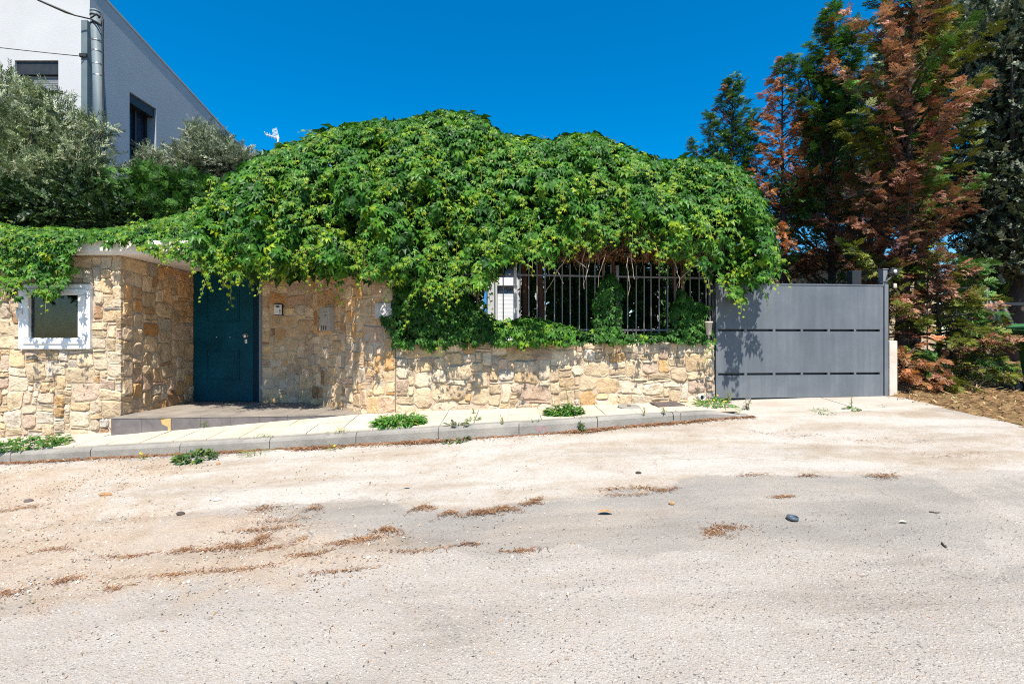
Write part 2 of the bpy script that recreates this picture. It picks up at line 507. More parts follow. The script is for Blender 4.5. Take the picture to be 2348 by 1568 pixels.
def mat_road():
    b = NB('worn_road')
    g = b.pos()
    at = b.attr('Col')
    sp = b.n('ShaderNodeSeparateColor'); b.l(at, sp.inputs[0])
    patch, dirt, conc = sp.outputs[0], sp.outputs[1], sp.outputs[2]
    mp = b.n('ShaderNodeMapping'); mp.inputs['Scale'].default_value = (0.45, 1.5, 1.0); b.l(g, mp.inputs['Vector'])
    streak = b.noise(1.5, 6, 0.62, mp.outputs[0], 0.4)
    fine = b.noise(55, 4, 0.7, g); mid = b.noise(6, 5, 0.65, g)
    grain = b.noise(170, 2, 0.6, g)
    # old asphalt with exposed stone
    base = b.ramp(streak, [(0.25, (0.235, 0.21, 0.185)), (0.42, (0.315, 0.28, 0.245)), (0.56, (0.35, 0.315, 0.28)), (0.75, (0.365, 0.315, 0.26))])
    vc = b.n('ShaderNodeTexVoronoi', feature='F1', i_Scale=62.0); b.l(g, vc.inputs['Vector'])
    sepc = b.n('ShaderNodeSeparateColor'); b.l(vc.outputs['Color'], sepc.inputs[0])
    core = b.ramp(vc.outputs['Distance'], [(0.28, 1.0), (0.42, 0.0)])
    cluster = b.ramp(b.noise(2.0, 3, 0.6, g), [(0.38, 0.0), (0.62, 1.0)])
    darkpick = b.ramp(sepc.outputs[0], [(0.74, 0.0), (0.80, 1.0)])
    palepick = b.ramp(sepc.outputs[1], [(0.60, 0.0), (0.75, 1.0)])
    tan = b.ramp(sepc.outputs[2], [(0.68, 0.0), (0.8, 1.0)])
    base = b.mix(b.math('MULTIPLY', b.math('MULTIPLY', palepick, core), 0.55), base, (0.56, 0.52, 0.47))
    base = b.mix(b.math('MULTIPLY', b.math('MULTIPLY', tan, core), 0.5), base, (0.42, 0.30, 0.20))
    base = b.mix(b.math('MULTIPLY', b.math('MULTIPLY', b.math('MULTIPLY', darkpick, core), cluster), 0.85), base, (0.075, 0.08, 0.085))
    # smooth asphalt repair
    pc = b.ramp(b.math('ADD', b.math('MULTIPLY', streak, 0.7), b.math('MULTIPLY', fine, 0.3)), [(0.3, (0.205, 0.19, 0.175)), (0.48, (0.255, 0.235, 0.21)), (0.60, (0.31, 0.27, 0.225)), (0.75, (0.36, 0.30, 0.235))])
    pc = b.mix(b.math('MULTIPLY', b.math('MULTIPLY', palepick, core), 0.25), pc, (0.42, 0.39, 0.35))
    # concrete strip
    cc = b.ramp(b.math('ADD', b.math('MULTIPLY', streak, 0.75), b.math('MULTIPLY', mid, 0.25)), [(0.30, (0.26, 0.20, 0.145)), (0.44, (0.35, 0.295, 0.235)), (0.54, (0.41, 0.37, 0.325)), (0.68, (0.46, 0.425, 0.385))])
    cc = b.mix(b.math('MULTIPLY', b.ramp(b.noise(22, 3, 0.7, g), [(0.58, 0.0), (0.70, 1.0)]), 0.45), cc, (0.24, 0.175, 0.125))
    edge = b.math('MULTIPLY', b.math('SUBTRACT', b.noise(5, 5, 0.7, g), 0.5), 1.1)
    def soft(s, lo, hi):
        return b.ramp(b.math('ADD', s, edge), [(lo, 0.0), (hi, 1.0)])
    col = b.mix(soft(conc, 0.44, 0.56), base, cc)
    col = b.mix(b.math('MULTIPLY', soft(patch, 0.38, 0.58), b.ramp(b.noise(1.1, 5, 0.65, mp.outputs[0]), [(0.36, 0.45), (0.60, 0.95)])), col, pc)
    dm = b.math('MULTIPLY', soft(dirt, 0.42, 0.75), b.ramp(streak, [(0.3, 0.95), (0.75, 0.35)]))
    dc = b.ramp(b.math('ADD', b.math('MULTIPLY', fine, 0.5), b.math('MULTIPLY', mid, 0.5)), [(0.3, (0.24, 0.165, 0.105)), (0.5, (0.37, 0.28, 0.20)), (0.7, (0.47, 0.385, 0.30))])
    col = b.mix(b.math('MULTIPLY', dm, 0.9), col, dc)
    mp3 = b.n('ShaderNodeMapping'); mp3.inputs['Scale'].default_value = (0.5, 1.6, 1.0); mp3.inputs['Rotation'].default_value = (0, 0, 0.12); b.l(g, mp3.inputs['Vector'])
    nd = b.math('MULTIPLY', b.ramp(b.noise(7.0, 5, 0.7, mp3.outputs[0], 0.8), [(0.56, 0.0), (0.66, 1.0)]), b.ramp(b.noise(1.6, 2, 0.5, g), [(0.40, 0.0), (0.6, 1.0)]))
    nd = b.math('MULTIPLY', nd, b.math('MULTIPLY', soft(dirt, 0.35, 0.7), b.ramp(b.noise(90, 2, 0.6, g), [(0.42, 0.0), (0.55, 1.0)])))
    col = b.mix(b.math('MULTIPLY', nd, 0.7), col, (0.20, 0.095, 0.045))
    # cracks
    wv = b.n('ShaderNodeVectorMath', operation='ADD'); b.l(g, wv.inputs[0])
    nv = b.n('ShaderNodeTexNoise', i_Scale=3.0, i_Detail=4.0); b.l(g, nv.inputs['Vector'])
    sv = b.n('ShaderNodeVectorMath', operation='SCALE', i_Scale=0.35); b.l(nv.outputs['Color'], sv.inputs[0]); b.l(sv.outputs[0], wv.inputs[1])
    ck = b.ramp(b.voro(0.55, wv.outputs[0], 'DISTANCE_TO_EDGE'), [(0.0, 1.0), (0.006, 0.0)])
    ckm = b.math('MULTIPLY', ck, b.ramp(b.noise(0.7, 2, 0.5, g), [(0.52, 0.0), (0.62, 0.5)]))
    col = b.mix(ckm, col, (0.12, 0.095, 0.075))
    # tyre wear along the street
    mt2 = b.n('ShaderNodeMapping'); mt2.inputs['Scale'].default_value = (0.10, 1.0, 0.0); mt2.inputs['Rotation'].default_value = (0, 0, -0.05); b.l(g, mt2.inputs['Vector'])
    tw = b.ramp(b.noise(2.3, 4, 0.6, mt2.outputs[0]), [(0.50, 0.0), (0.66, 0.5)])
    col = b.mix(tw, col, b.mix(1.0, col, (0.70, 0.68, 0.66), 'MULTIPLY'))
    # stains
    stain = b.ramp(b.noise(0.9, 5, 0.7, g, 0.8), [(0.55, 0.0), (0.75, 0.45)])
    col = b.mix(stain, col, b.mix(1.0, col, (0.76, 0.70, 0.64), 'MULTIPLY'))
    col = b.mix(1.0, col, b.ramp(grain, [(0.25, 0.66), (0.75, 1.26)]), 'MULTIPLY')
    b.set(col, 0.92, 0, 0.2)
    h = b.math('ADD', b.math('MULTIPLY', fine, 0.5), b.math('ADD', b.math('MULTIPLY', grain, 0.35), b.math('MULTIPLY', core, 0.2)))
    b.bump(h, 0.9, 0.012)
    MAT['road'] = b.m
mat_road()
rx = np.concatenate([np.linspace(-30, -8.2, 20), np.arange(-8, 7.6, 0.065), np.linspace(7.8, 30, 20)])
rd = np.concatenate([[-0.03], np.arange(0.0, 5.0, 0.05), np.linspace(5.1, 16, 20)])
RX, RD = np.meshgrid(rx, rd)
RY = YK(RX) - RD
nz_ = Noise(3, 2, 12, 0.15, 1.2); nz2 = Noise(4, 2, 12, 1.0, 4.0)
RZ = hroad(RX, RY) + 0.008 * nz_(RX, RY) + 0.002 * nz2(RX, RY)
wob = 0.05 * nz2(RX * 0.6, RY * 0.6)
def soft01(sd, wd): return np.clip(0.5 + sd / (2 * wd), 0, 1)
m_patch = soft01(poly_sd(RX, RY, PATCH) + 1.6 * wob, 0.14)
m_coarse = soft01(poly_sd(RX, RY, COARSE) + wob, 0.2)
m_conc = soft01(poly_sd(RX, RY, CONC) + wob, 0.15)
m_dirt = soft01(poly_sd(RX, RY, DIRT) + 3 * wob, 0.45)
RZ = RZ - 0.006 * m_patch
m_pc = np.maximum(m_patch, 0.49 * m_coarse)
grid_mesh('road', RX, RY, RZ, MAT['road'], np.stack([m_pc, m_dirt, m_conc * (1 - m_coarse)], -1), True, 'structure')

# ------------------------------------------------------------------ driveway in front of the gate
def mat_drive():
    b = NB('driveway_concrete'); g = b.pos()
    mp = b.n('ShaderNodeMapping'); mp.inputs['Scale'].default_value = (0.5, 1.4, 1.0); b.l(g, mp.inputs['Vector'])
    s = b.noise(1.8, 6, 0.65, mp.outputs[0]); f = b.noise(60, 4, 0.7, g)
    c = b.ramp(s, [(0.3, (0.30, 0.25, 0.195)), (0.5, (0.38, 0.34, 0.29)), (0.7, (0.43, 0.39, 0.35))])
    c = b.mix(1.0, c, b.ramp(f, [(0.25, 0.8), (0.7, 1.1)]), 'MULTIPLY')
    c = b.mix(b.math('MULTIPLY', b.ramp(b.noise(16, 3, 0.7, g), [(0.6, 0.0), (0.7, 1.0)]), 0.5), c, (0.24, 0.17, 0.115))
    b.set(c, 0.93, 0, 0.15); b.bump(f, 0.5, 0.008)
    MAT['drive'] = b.m
mat_drive()
def drive_slab(x0, x1):
    xs = np.linspace(x0, x1, 40); ts = np.linspace(0, 1, 24)
    X, T = np.meshgrid(xs, ts)
    Yf = YK(X) + 0.008; Yb = YW(X) + 0.9
    Y = Yf + (Yb - Yf) * T
    Z = hroad(X, Y) + 0.012 + 0.004 * nz_(X, Y)
    X = np.concatenate([X[:1], X]); Y = np.concatenate([Y[:1], Y]); Z = np.concatenate([Z[:1] - 0.08, Z])
    return grid_mesh('driveway', X, Y, Z, MAT['drive'], kind='structure')
drive_slab(2.93, 4.66); drive_slab(4.675, 6.3)

# ------------------------------------------------------------------ verge of dry straw right of the gate
VERGE = gpoly([(2030, 906), (2075, 916), (2110, 924), (2200, 942), (2270, 956), (2348, 974), (2440, 1000), (2560, 1050)])
vpoly = VERGE + [(16.0, VERGE[-1][1]), (16.0, 13.0), (VERGE[0][0] - 0.05, 13.0)]
vx = np.arange(4.6, 14, 0.09); vy = np.arange(3.0, 12.6, 0.09)
VX, VY = np.meshgrid(vx, vy)
vs = poly_sd(VX, VY, vpoly) + 0.05 * nz2(VX, VY)
nb = Noise(9, 2, 12, 0.5, 2.5)
VZ = hroad(VX, VY) + np.clip(vs * 0.35, -0.12, 0.045) + np.clip(vs, 0, 0.4) * 0.10 * nb(VX, VY) + 0.012
def mat_verge():
    b = NB('straw_soil'); g = b.pos()
    c = b.ramp(b.noise(9, 6, 0.7, g), [(0.3, (0.085, 0.05, 0.028)), (0.5, (0.22, 0.135, 0.065)), (0.7, (0.36, 0.24, 0.12))])
    b.set(c, 0.95, 0, 0.1); b.bump(b.noise(40, 5, 0.7, g), 1.0, 0.03); MAT['verge'] = b.m
mat_verge()
grid_mesh('verge', VX, VY, VZ, MAT['verge'], kind='structure')
def hverge(x, y):
    i = np.clip(np.round((np.asarray(y) - vy[0]) / 0.09).astype(int), 0, len(vy) - 1)
    j = np.clip(np.round((np.asarray(x) - vx[0]) / 0.09).astype(int), 0, len(vx) - 1)
    return VZ[i, j]

# ------------------------------------------------------------------ pavement of cream slabs, kerb
pav = empty('pavement', (0, 6, 0)); tag(pav, kind='structure')
KW = 0.125
# bedding below the slabs
xs = np.linspace(-16, 2.95, 120); X, T = np.meshgrid(xs, np.linspace(0, 1, 3))
Yb_ = YK(X) + 0.03 + (YW(X) + 0.3 - YK(X)) * T
bed = grid_mesh('bedding', X, Yb_, hpav(X, Yb_) - 0.022, MAT['mortar']); attach(bed, pav)
TW = 0.405
ui = np.arange(-12.2, 2.9, TW)
for i, x0 in enumerate(ui):
    x1 = min(x0 + TW, 2.93)
    for r in range(3):
        # rows run parallel to the kerb
        dy0 = KW + 0.006 + r * TW; dy1 = dy0 + TW
        pts = []
        for (xx, dd) in ((x0 + 0.004, dy0 + 0.004), (x1 - 0.004, dy0 + 0.004), (x1 - 0.004, dy1 - 0.004), (x0 + 0.004, dy1 - 0.004)):
            yy = min(float(YK(xx)) + dd, float(YW(xx)) + 0.05)
            pts.append((xx, yy))
        if pts[2][1] - pts[1][1] < 0.03 or pts[3][1] - pts[0][1] < 0.03: continue
        if 2.15 < (x0 + x1) / 2 and r == 1: continue       # missing slab with weeds near the gate
        if (x0 < 0.62 < x1) and r == 1: continue           # missing slab with weeds by the stub post
        bm = bmesh.new()
        dz = random.uniform(-0.003, 0.003); tl = random.uniform(-0.002, 0.002)
        top = [bm.verts.new((x, y, float(hpav(x, y)) + dz + tl * (k - 1.5))) for k, (x, y) in enumerate(pts)]
        bot = [bm.verts.new((v.co.x, v.co.y, v.co.z - 0.05)) for v in top]
        bm.faces.new(top)
        for k in range(4): bm.faces.new((top[k], bot[k], bot[(k + 1) % 4], top[(k + 1) % 4]))
        bmesh.ops.recalc_face_normals(bm, faces=bm.faces[:])
        bm_obj('slab', bm, MAT['tile_cream'], pav)

kerb = empty('kerb', (0, 5.7, 0)); tag(kerb, kind='structure')
def px_x(px):
    x = (px - CX) / F * 5.7
    for _ in range(6): x = (px - CX) / F * float(YK(x))
    return x
KJ = [-16, -14.8, -13.6, -12.4, -11.2, -10, -8.9, -7.9, -6.9, -5.95] + [px_x(q) for q in (207, 412, 618, 816, 1005, 1190, 1370, 1544, 1561, 1718)]
prof = [(0.0, -0.25), (0.0, 0.72), (0.012, 0.90), (0.034, 1.0), (KW, 1.0), (KW, -0.25)]
for a, b_ in zip(KJ[:-1], KJ[1:]):
    bm = bmesh.new()
    n = max(2, int((b_ - a) / 0.12)); rings = []
    dz = random.uniform(-0.004, 0.004); dyo = random.uniform(-0.004, 0.004)
    for k in range(n + 1):
        x = a + 0.004 + (b_ - a - 0.008) * k / n
        y = float(YK(x)) + dyo; z0 = float(KZ(x)); h = float(KH(x))
        if x > 2.55: h *= max(0.35, 1 - (x - 2.55) * 1.6)
        rings.append([bm.verts.new((x, y + p + 0.004 * (random.random() - 0.5), z0 + q * h + dz + 0.002 * (random.random() - .5))) for p, q in prof])
    for r0, r1 in zip(rings[:-1], rings[1:]):
        for j in range(len(prof) - 1): bm.faces.new((r0[j], r1[j], r1[j + 1], r0[j + 1]))
    bm.faces.new(rings[0]); bm.faces.new(rings[-1][::-1])
    bmesh.ops.recalc_face_normals(bm, faces=bm.faces[:])
    ks = bm_obj('kerbstone', bm, MAT['kerb_concrete'], kerb)
# faded pink paint marks on the face of one kerbstone
def kerb_mark(segs):
    bm = bmesh.new()
    for (xa, ya), (xb, yb), wd in segs:
        def kp(px, py):
            x = px_x(px); y = float(YK(x)) - 0.006
            return Vector((x, y, CAMZ + (CY - py) / F * y))
        a = kp(xa, ya); b2 = kp(xb, yb); d = Vector((1, 0, 0)) * wd
        vs = [bm.verts.new(p) for p in (a - d, a + d, b2 + d, b2 - d)]
        bm.faces.new(vs)
    return bm_obj('painted_mark', bm, MAT['pink_paint'], kerb)
kerb_mark([((1228, 975), (1236, 990), 0.016), ((1244, 976), (1237, 990), 0.013), ((1248, 976), (1254, 990), 0.013)])
# ------------------------------------------------------------------ rubble stone walls
PAL = [((0.50, 0.40, 0.275), 34), ((0.54, 0.455, 0.345), 28), ((0.48, 0.36, 0.225), 16), ((0.45, 0.40, 0.335), 8), ((0.45, 0.345, 0.265), 10),
       ((0.45, 0.295, 0.145), 4), ((0.30, 0.19, 0.115), 2), ((0.37, 0.345, 0.31), 2)]
PAL_W = np.array([q for _, q in PAL], float); PAL_W /= PAL_W.sum()
PAL_WARM = PAL_W * np.array([1, .8, 1.4, .9, 1.6, 1.5, 1.8, .8]); PAL_WARM /= PAL_WARM.sum()
warp1, warp2 = Noise(21, 2, 10, 0.8, 2.2), Noise(22, 2, 10, 0.8, 2.2)

class Path:
    def __init__(s, pts):
        s.p = np.array(pts, float); d = np.diff(s.p, axis=0); s.L = np.concatenate([[0], np.cumsum(np.hypot(d[:, 0], d[:, 1]))])
        s.len = s.L[-1]
    def at(s, q):
        x = np.interp(q, s.L, s.p[:, 0]); y = np.interp(q, s.L, s.p[:, 1])
        e = 0.03
        a = max(0, q - e); b = min(s.len, q + e)
        tx = np.interp(b, s.L, s.p[:, 0]) - np.interp(a, s.L, s.p[:, 0]); ty = np.interp(b, s.L, s.p[:, 1]) - np.interp(a, s.L, s.p[:, 1])
        l = math.hypot(tx, ty)
        return x, y, ty / l, -tx / l        # normal: to the right of the direction of travel
def bez(p0, p1, p2, n=8):
    return [tuple((1 - t) ** 2 * np.array(p0) + 2 * t * (1 - t) * np.array(p1) + t * t * np.array(p2)) for t in np.linspace(0, 1, n)]

def stone_face(parent, path, s0, s1, z0, z1, weights=PAL_W, hole=None, vis=None, big=1.0, seed=1, warm=False, cell=0.042):
    """fill the strip s0..s1 x z0..z1 with squared rubble; every stone its own mesh"""
    r = random.Random(seed)
    c = cell
    nx = max(1, round((s1 - s0) / c)); nzc = max(1, round((z1 - z0) / c))
    cx = (s1 - s0) / nx; cz = (z1 - z0) / nzc
    occ = np.zeros((nzc, nx), bool)
    if hole:
        ha, hb, hc, hd = hole
        for j in range(nzc):
            for i in range(nx):
                s = s0 + (i + .5) * cx; z = z0 + (j + .5) * cz
                if ha < s < hb and hc < z < hd: occ[j, i] = True
    cnt = 0
    for j in range(nzc):
        for i in range(nx):
            if occ[j, i]: continue
            q = r.random()
            if q < 0.30 * big: w_, h_ = r.randint(6, 10), r.randint(4, 6)
            elif q < 0.60: w_, h_ = r.randint(4, 7), r.randint(3, 5)
            elif q < 0.74: w_, h_ = r.randint(3, 4), r.randint(2, 5)
            else: w_, h_ = r.randint(3, 7), r.choice((1, 1, 2))
            wmax = 0
            while i + wmax < nx and not occ[j, i + wmax] and wmax < w_ + 2: wmax += 1
            if wmax <= w_ + 1: w_ = wmax if wmax <= w_ else (wmax if r.random() < .6 else w_)
            w_ = min(w_, wmax)
            if wmax - w_ == 1: w_ = wmax
            hmax = 0
            while j + hmax < nzc and hmax < h_ and not occ[j + hmax, i:i + w_].any(): hmax += 1
            h_ = hmax
            if w_ <= 2 and h_ > 3: h_ = 3
            occ[j:j + h_, i:i + w_] = True
            a, b_, lo, hi = s0 + i * cx, s0 + (i + w_) * cx, z0 + j * cz, z0 + (j + h_) * cz
            sc, zc = (a + b_) / 2, (lo + hi) / 2
            if vis is not None and not vis(sc, hi): continue
            g = 0.0045
            a += g; b_ -= g; lo += g; hi -= g
            W, H = b_ - a, hi - lo
            # outline: corners cut, edges bowed
            k = min(W, H) * r.uniform(0.12, 0.36)
            def j_(): return r.uniform(-1, .6) * min(0.014, 0.13 * min(W, H))
            out = [(a + k * r.uniform(.4, 1), lo), (sc + W * r.uniform(-.25, .25), lo - j_()), (b_ - k * r.uniform(.4, 1), lo), (b_, lo + k * r.uniform(.4, 1)),
                   (b_ + j_(), zc + H * r.uniform(-.2, .2)), (b_, hi - k * r.uniform(.4, 1)), (b_ - k * r.uniform(.4, 1), hi), (sc + W * r.uniform(-.25, .25), hi + j_()),
                   (a + k * r.uniform(.4, 1), hi), (a, hi - k * r.uniform(.4, 1)), (a - j_(), zc + H * r.uniform(-.2, .2)), (a, lo + k * r.uniform(.4, 1))]
            proud = (r.uniform(0.006, 0.017) if warm else r.uniform(0.010, 0.028)) * (0.7 if min(W, H) < 0.07 else 1.0)
            tx_, tz_ = r.uniform(-.012, .012), r.uniform(-.012, .012)
            bm = bmesh.new(); rings = []
            for depth, shrink in ((-0.05, 1.0), (proud * 0.45, 1.0), (proud, 0.80)):
                ring = []
                for (s, z) in out:
                    ss, zz = sc + (s - sc) * shrink, zc + (z - zc) * shrink
                    ws = ss + 0.022 * float(warp1(ss, zz)) * (0 if ss - s0 < .03 or s1 - ss < .03 else 1); wz = zz + 0.020 * float(warp2(ss, zz))
                    ws = min(max(ws, s0), s1)
                    x, y, nx_, ny_ = path.at(ws)
                    dd = depth
                    if shrink < 1: dd += (tx_ * (s - sc) / W + tz_ * (z - zc) / H) * 2 + r.uniform(-.006, .006)
                    ring.append(bm.verts.new((x + nx_ * dd, y + ny_ * dd, wz)))
                rings.append(ring)
            n = len(out)
            for ra, rb in zip(rings[:-1], rings[1:]):
                for q2 in range(n): bm.faces.new((ra[q2], ra[(q2 + 1) % n], rb[(q2 + 1) % n], rb[q2]))
            ctr = bm.verts.new(sum((v.co for v in rings[-1]), Vector()) / n + Vector((0, 0, 0)))
            x, y, nx_, ny_ = path.at(min(max(sc, s0), s1)); ctr.co += Vector((nx_, ny_, 0)) * r.uniform(-.002, .007)
            for q2 in range(n): bm.faces.new((rings[-1][q2], rings[-1][(q2 + 1) % n], ctr))
            bmesh.ops.recalc_face_normals(bm, faces=bm.faces[:])
            o = bm_obj('stone', bm, MAT['stone'], parent)
            ci = np.searchsorted(np.cumsum(weights), r.random())
            cc = np.array(PAL[min(ci, len(PAL) - 1)][0]) * r.uniform(0.8, 1.15)
            if warm and zc > 1.6 and r.random() < .42: cc = cc * np.array([1.06, .87, .68])
            if warm: cc = cc * np.array([1.12, 1.05, .98])  # entrance stones brightened and warmed for light bounced into their shade
            cc = cc * (np.array([1.04, .985, .92]) if warm else np.array([1.02, .985, .945]))
            o.color = (*cc, 1)
            cnt += 1
    return cnt

def core(name, pts, thick, z0, z1, parent):
    """mortar body behind a path"""
    pth = Path(pts); front, back = [], []
    for p, L in zip(pth.p, pth.L):
        x, y, nx_, ny_ = pth.at(L)
        front.append((p[0], p[1])); back.append((p[0] - nx_ * thick, p[1] - ny_ * thick))
    return prism(name, front + back[::-1], z0, z1, MAT['mortar'], parent)

ZS = 2.66            # underside of the porch slab
# ---- wall left of the porch, with its return beside the door
LW = empty('stone_wall', (-5.6, 6.7, 0.2), 'tall rubble stone wall holding the small white window, left of the blue door', 'stone wall')
WX0, WX1, WZ0, WZ1 = -6.60, -5.645, 1.405, 2.275           # window opening
for nm, lo, hi in (('mortar_core', (-12.0, 6.52, -0.3), (WX0 + .02, 6.86, ZS - .002)), ('mortar_core', (WX1 - .02, 6.52, -0.1), (-5.275, 6.86, ZS - .002)),
                   ('mortar_core', (WX0 + .02, 6.52, -0.2), (WX1 - .02, 6.86, WZ0 + .02)), ('mortar_core', (WX0 + .02, 6.52, WZ1 - .02), (WX1 - .02, 6.86, ZS - .002)),
                   ('mortar_core', (-5.62, 6.862, 0.1), (-5.278, 8.3, ZS - .002))):
    box(nm, lo, hi, MAT['mortar'], LW)
pf = Path([(-7.3, 6.52), (-5.262, 6.52)])
n1 = stone_face(LW, pf, 0, pf.len, -0.02, ZS - 0.01, PAL_W, hole=(WX0 + 7.3 - .01, WX1 + 7.3 + .01, WZ0 - .01, WZ1 + .01),
                vis=lambda s, z: z > float(WZ(-7.3 + s)) - 0.02, seed=11, cell=0.038)
pr = Path([(-5.275, 6.535), (-5.275, 8.0)])
n2 = stone_face(LW, pr, 0.0, pr.len, 0.42, ZS - 0.01, PAL_WARM, seed=5, warm=True, cell=0.046)
# ---- wall right of the door, curving forward to the street
EP = [(-4.10, 7.93)] + bez((-3.62, 7.93), (-3.36, 7.92), (-3.17, 7.74)) + bez((-2.10, 6.73), (-1.90, 6.52), (-1.70, 6.535), 10) + [(-1.58, 6.55)]
EW = empty('stone_wall', (-2.6, 7.3, 0.5), 'tall curved rubble stone wall carrying the intercom and letterbox, right of the blue door', 'stone wall')
core('mortar_core', EP, 0.32, 0.2, ZS - .002, EW)
pe = Path(EP)
n3 = stone_face(EW, pe, 0, pe.len, 0.46, ZS - 0.01, PAL_WARM, big=0.55, seed=8, warm=True, cell=0.042)
# ---- low wall under the railing
LP = [(-1.575, 6.555), (2.965, 7.115)]
BW = empty('stone_wall', (0.7, 6.9, 0.6), 'low rubble stone boundary wall under the grey railing', 'stone wall')
core('mortar_core', LP, 0.32, 0.2, 1.492, BW)
pb = Path(LP)
n4 = stone_face(BW, pb, 0, pb.len, 0.42, 1.492, PAL_W * np.array([1.3, 1.2, 1, .6, .8, .8, .3, .3]) / (PAL_W * np.array([1.3, 1.2, 1, .6, .8, .8, .3, .3])).sum(),
                vis=lambda s, z: z > float(WZ(-1.575 + s)) - 0.02, big=1.25, seed=4)
pend = Path([(2.968, 7.112), (2.93, 7.43)])
n5 = stone_face(BW, pend, 0, pend.len, 0.5, 1.49, PAL_W, seed=6)
print('stones', n1, n2, n3, n4, n5)

# ------------------------------------------------------------------ white window in the left wall
WN = empty('window', ((WX0 + WX1) / 2, 6.5, WZ0), 'small square white plastic window set in the left stone wall', 'window')
def frame4(parent, name, x0, x1, z0, z1, wd, y0, y1, mat, bev=0.006):
    box(name, (x0, y0, z0), (x1, y1, z0 + wd), mat, parent, bev)
    box(name, (x0, y0, z1 - wd), (x1, y1, z1), mat, parent, bev)
    box(name, (x0, y0, z0 + wd + .001), (x0 + wd, y1, z1 - wd - .001), mat, parent, bev)
    box(name, (x1 - wd, y0, z0 + wd + .001), (x1, y1, z1 - wd - .001), mat, parent, bev)
frame4(WN, 'outer_frame', WX0, WX1, WZ0, WZ1, 0.075, 6.465, 6.56, MAT['white_upvc'])
frame4(WN, 'sash', WX0 + .066, WX1 - .066, WZ0 + .066, WZ1 - .066, 0.082, 6.447, 6.53, MAT['white_upvc'], 0.012)
def mat_pane():
    b = NB('cabinet_glass'); gl = b.n('ShaderNodeBsdfGlossy'); gl.inputs['Roughness'].default_value = 0.03
    tr = b.n('ShaderNodeBsdfTransparent'); tr.inputs['Color'].default_value = (0.40, 0.44, 0.44, 1)
    lw = b.n('ShaderNodeFresnel', i_IOR=1.5)
    ms = b.n('ShaderNodeMixShader'); b.l(b.math('MULTIPLY', lw.outputs[0], 0.5), ms.inputs[0]); b.l(tr.outputs[0], ms.inputs[1]); b.l(gl.outputs[0], ms.inputs[2])
    df = b.n('ShaderNodeBsdfDiffuse'); df.inputs['Color'].default_value = (0.35, 0.37, 0.38, 1)
    m2 = b.n('ShaderNodeMixShader'); b.l(b.math('MULTIPLY', b.ramp(b.noise(4, 5, .7), [(0.35, 0.01), (0.8, 0.16)]), 0.2), m2.inputs[0])
    b.l(ms.outputs[0], m2.inputs[1]); b.l(df.outputs[0], m2.inputs[2]); b.l(m2.outputs[0], b.out.inputs['Surface'])
    MAT['pane'] = b.m
mat_pane()
box('pane', (WX0 + .14, 6.492, WZ0 + .14), (WX1 - .14, 6.496, WZ1 - .14), MAT['pane'], WN)
mat_paint('cabinet_dark', (0.014, 0.016, 0.016), 0.9)
bm = bmesh.new()
add_box(bm, (WX0 + .03, 6.86, WZ0 + .03), (WX1 - .03, 6.88, WZ1 - .03))
for lo, hi in (((WX0 + .021, 6.53, WZ0 + .03), (WX0 + .03, 6.86, WZ1 - .03)), ((WX1 - .03, 6.53, WZ0 + .03), (WX1 - .021, 6.86, WZ1 - .03)),
               ((WX0 + .03, 6.53, WZ0 + .021), (WX1 - .03, 6.86, WZ0 + .03)), ((WX0 + .03, 6.53, WZ1 - .03), (WX1 - .03, 6.86, WZ1 - .021))):
    add_box(bm, lo, hi)
bm_obj('cabinet_lining', bm, MAT['cabinet_dark'], WN)
mat_paint('meter_grey', (0.09, 0.095, 0.09), 0.6)
box('meter', (-6.28, 6.74, 1.72), (-5.95, 6.85, 2.1), MAT['meter_grey'], WN, 0.02)
for zz in (2.10, 1.54):
    tube('hinge', [(WX1 - .055, 6.447, zz - .04), (WX1 - .055, 6.447, zz + .04)], 0.008, MAT['white_upvc'], WN)
hd = box('handle', (WX0 + .035, 6.43, 1.86), (WX0 + .075, 6.448, 1.95), MAT['white_upvc'], WN, 0.006)
tube('handle_lever', [(WX0 + .055, 6.435, 1.93), (WX0 + .055, 6.395, 1.925), (WX0 + .058, 6.39, 1.80)], [0.011, 0.012, 0.009], MAT['white_upvc'], WN)

# ------------------------------------------------------------------ porch slab, step, door
CN = empty('porch_canopy', (-5, 7.2, ZS), 'white concrete porch slab over the blue door, vine draped on its edge', 'canopy')
bm = bmesh.new()
add_box(bm, (-12.0, 6.375, ZS), (-4.2, 8.6, ZS + 0.165), 0.008)
add_box(bm, (-4.199, 6.80, ZS), (-1.72, 8.6, ZS + 0.165))
bm_obj('slab', bm, MAT['canopy_paint'], CN)
box('fascia_lip', (-12.0, 6.355, ZS + 0.035), (-4.2, 6.373, ZS + 0.172), MAT['canopy_paint'], CN, 0.004)

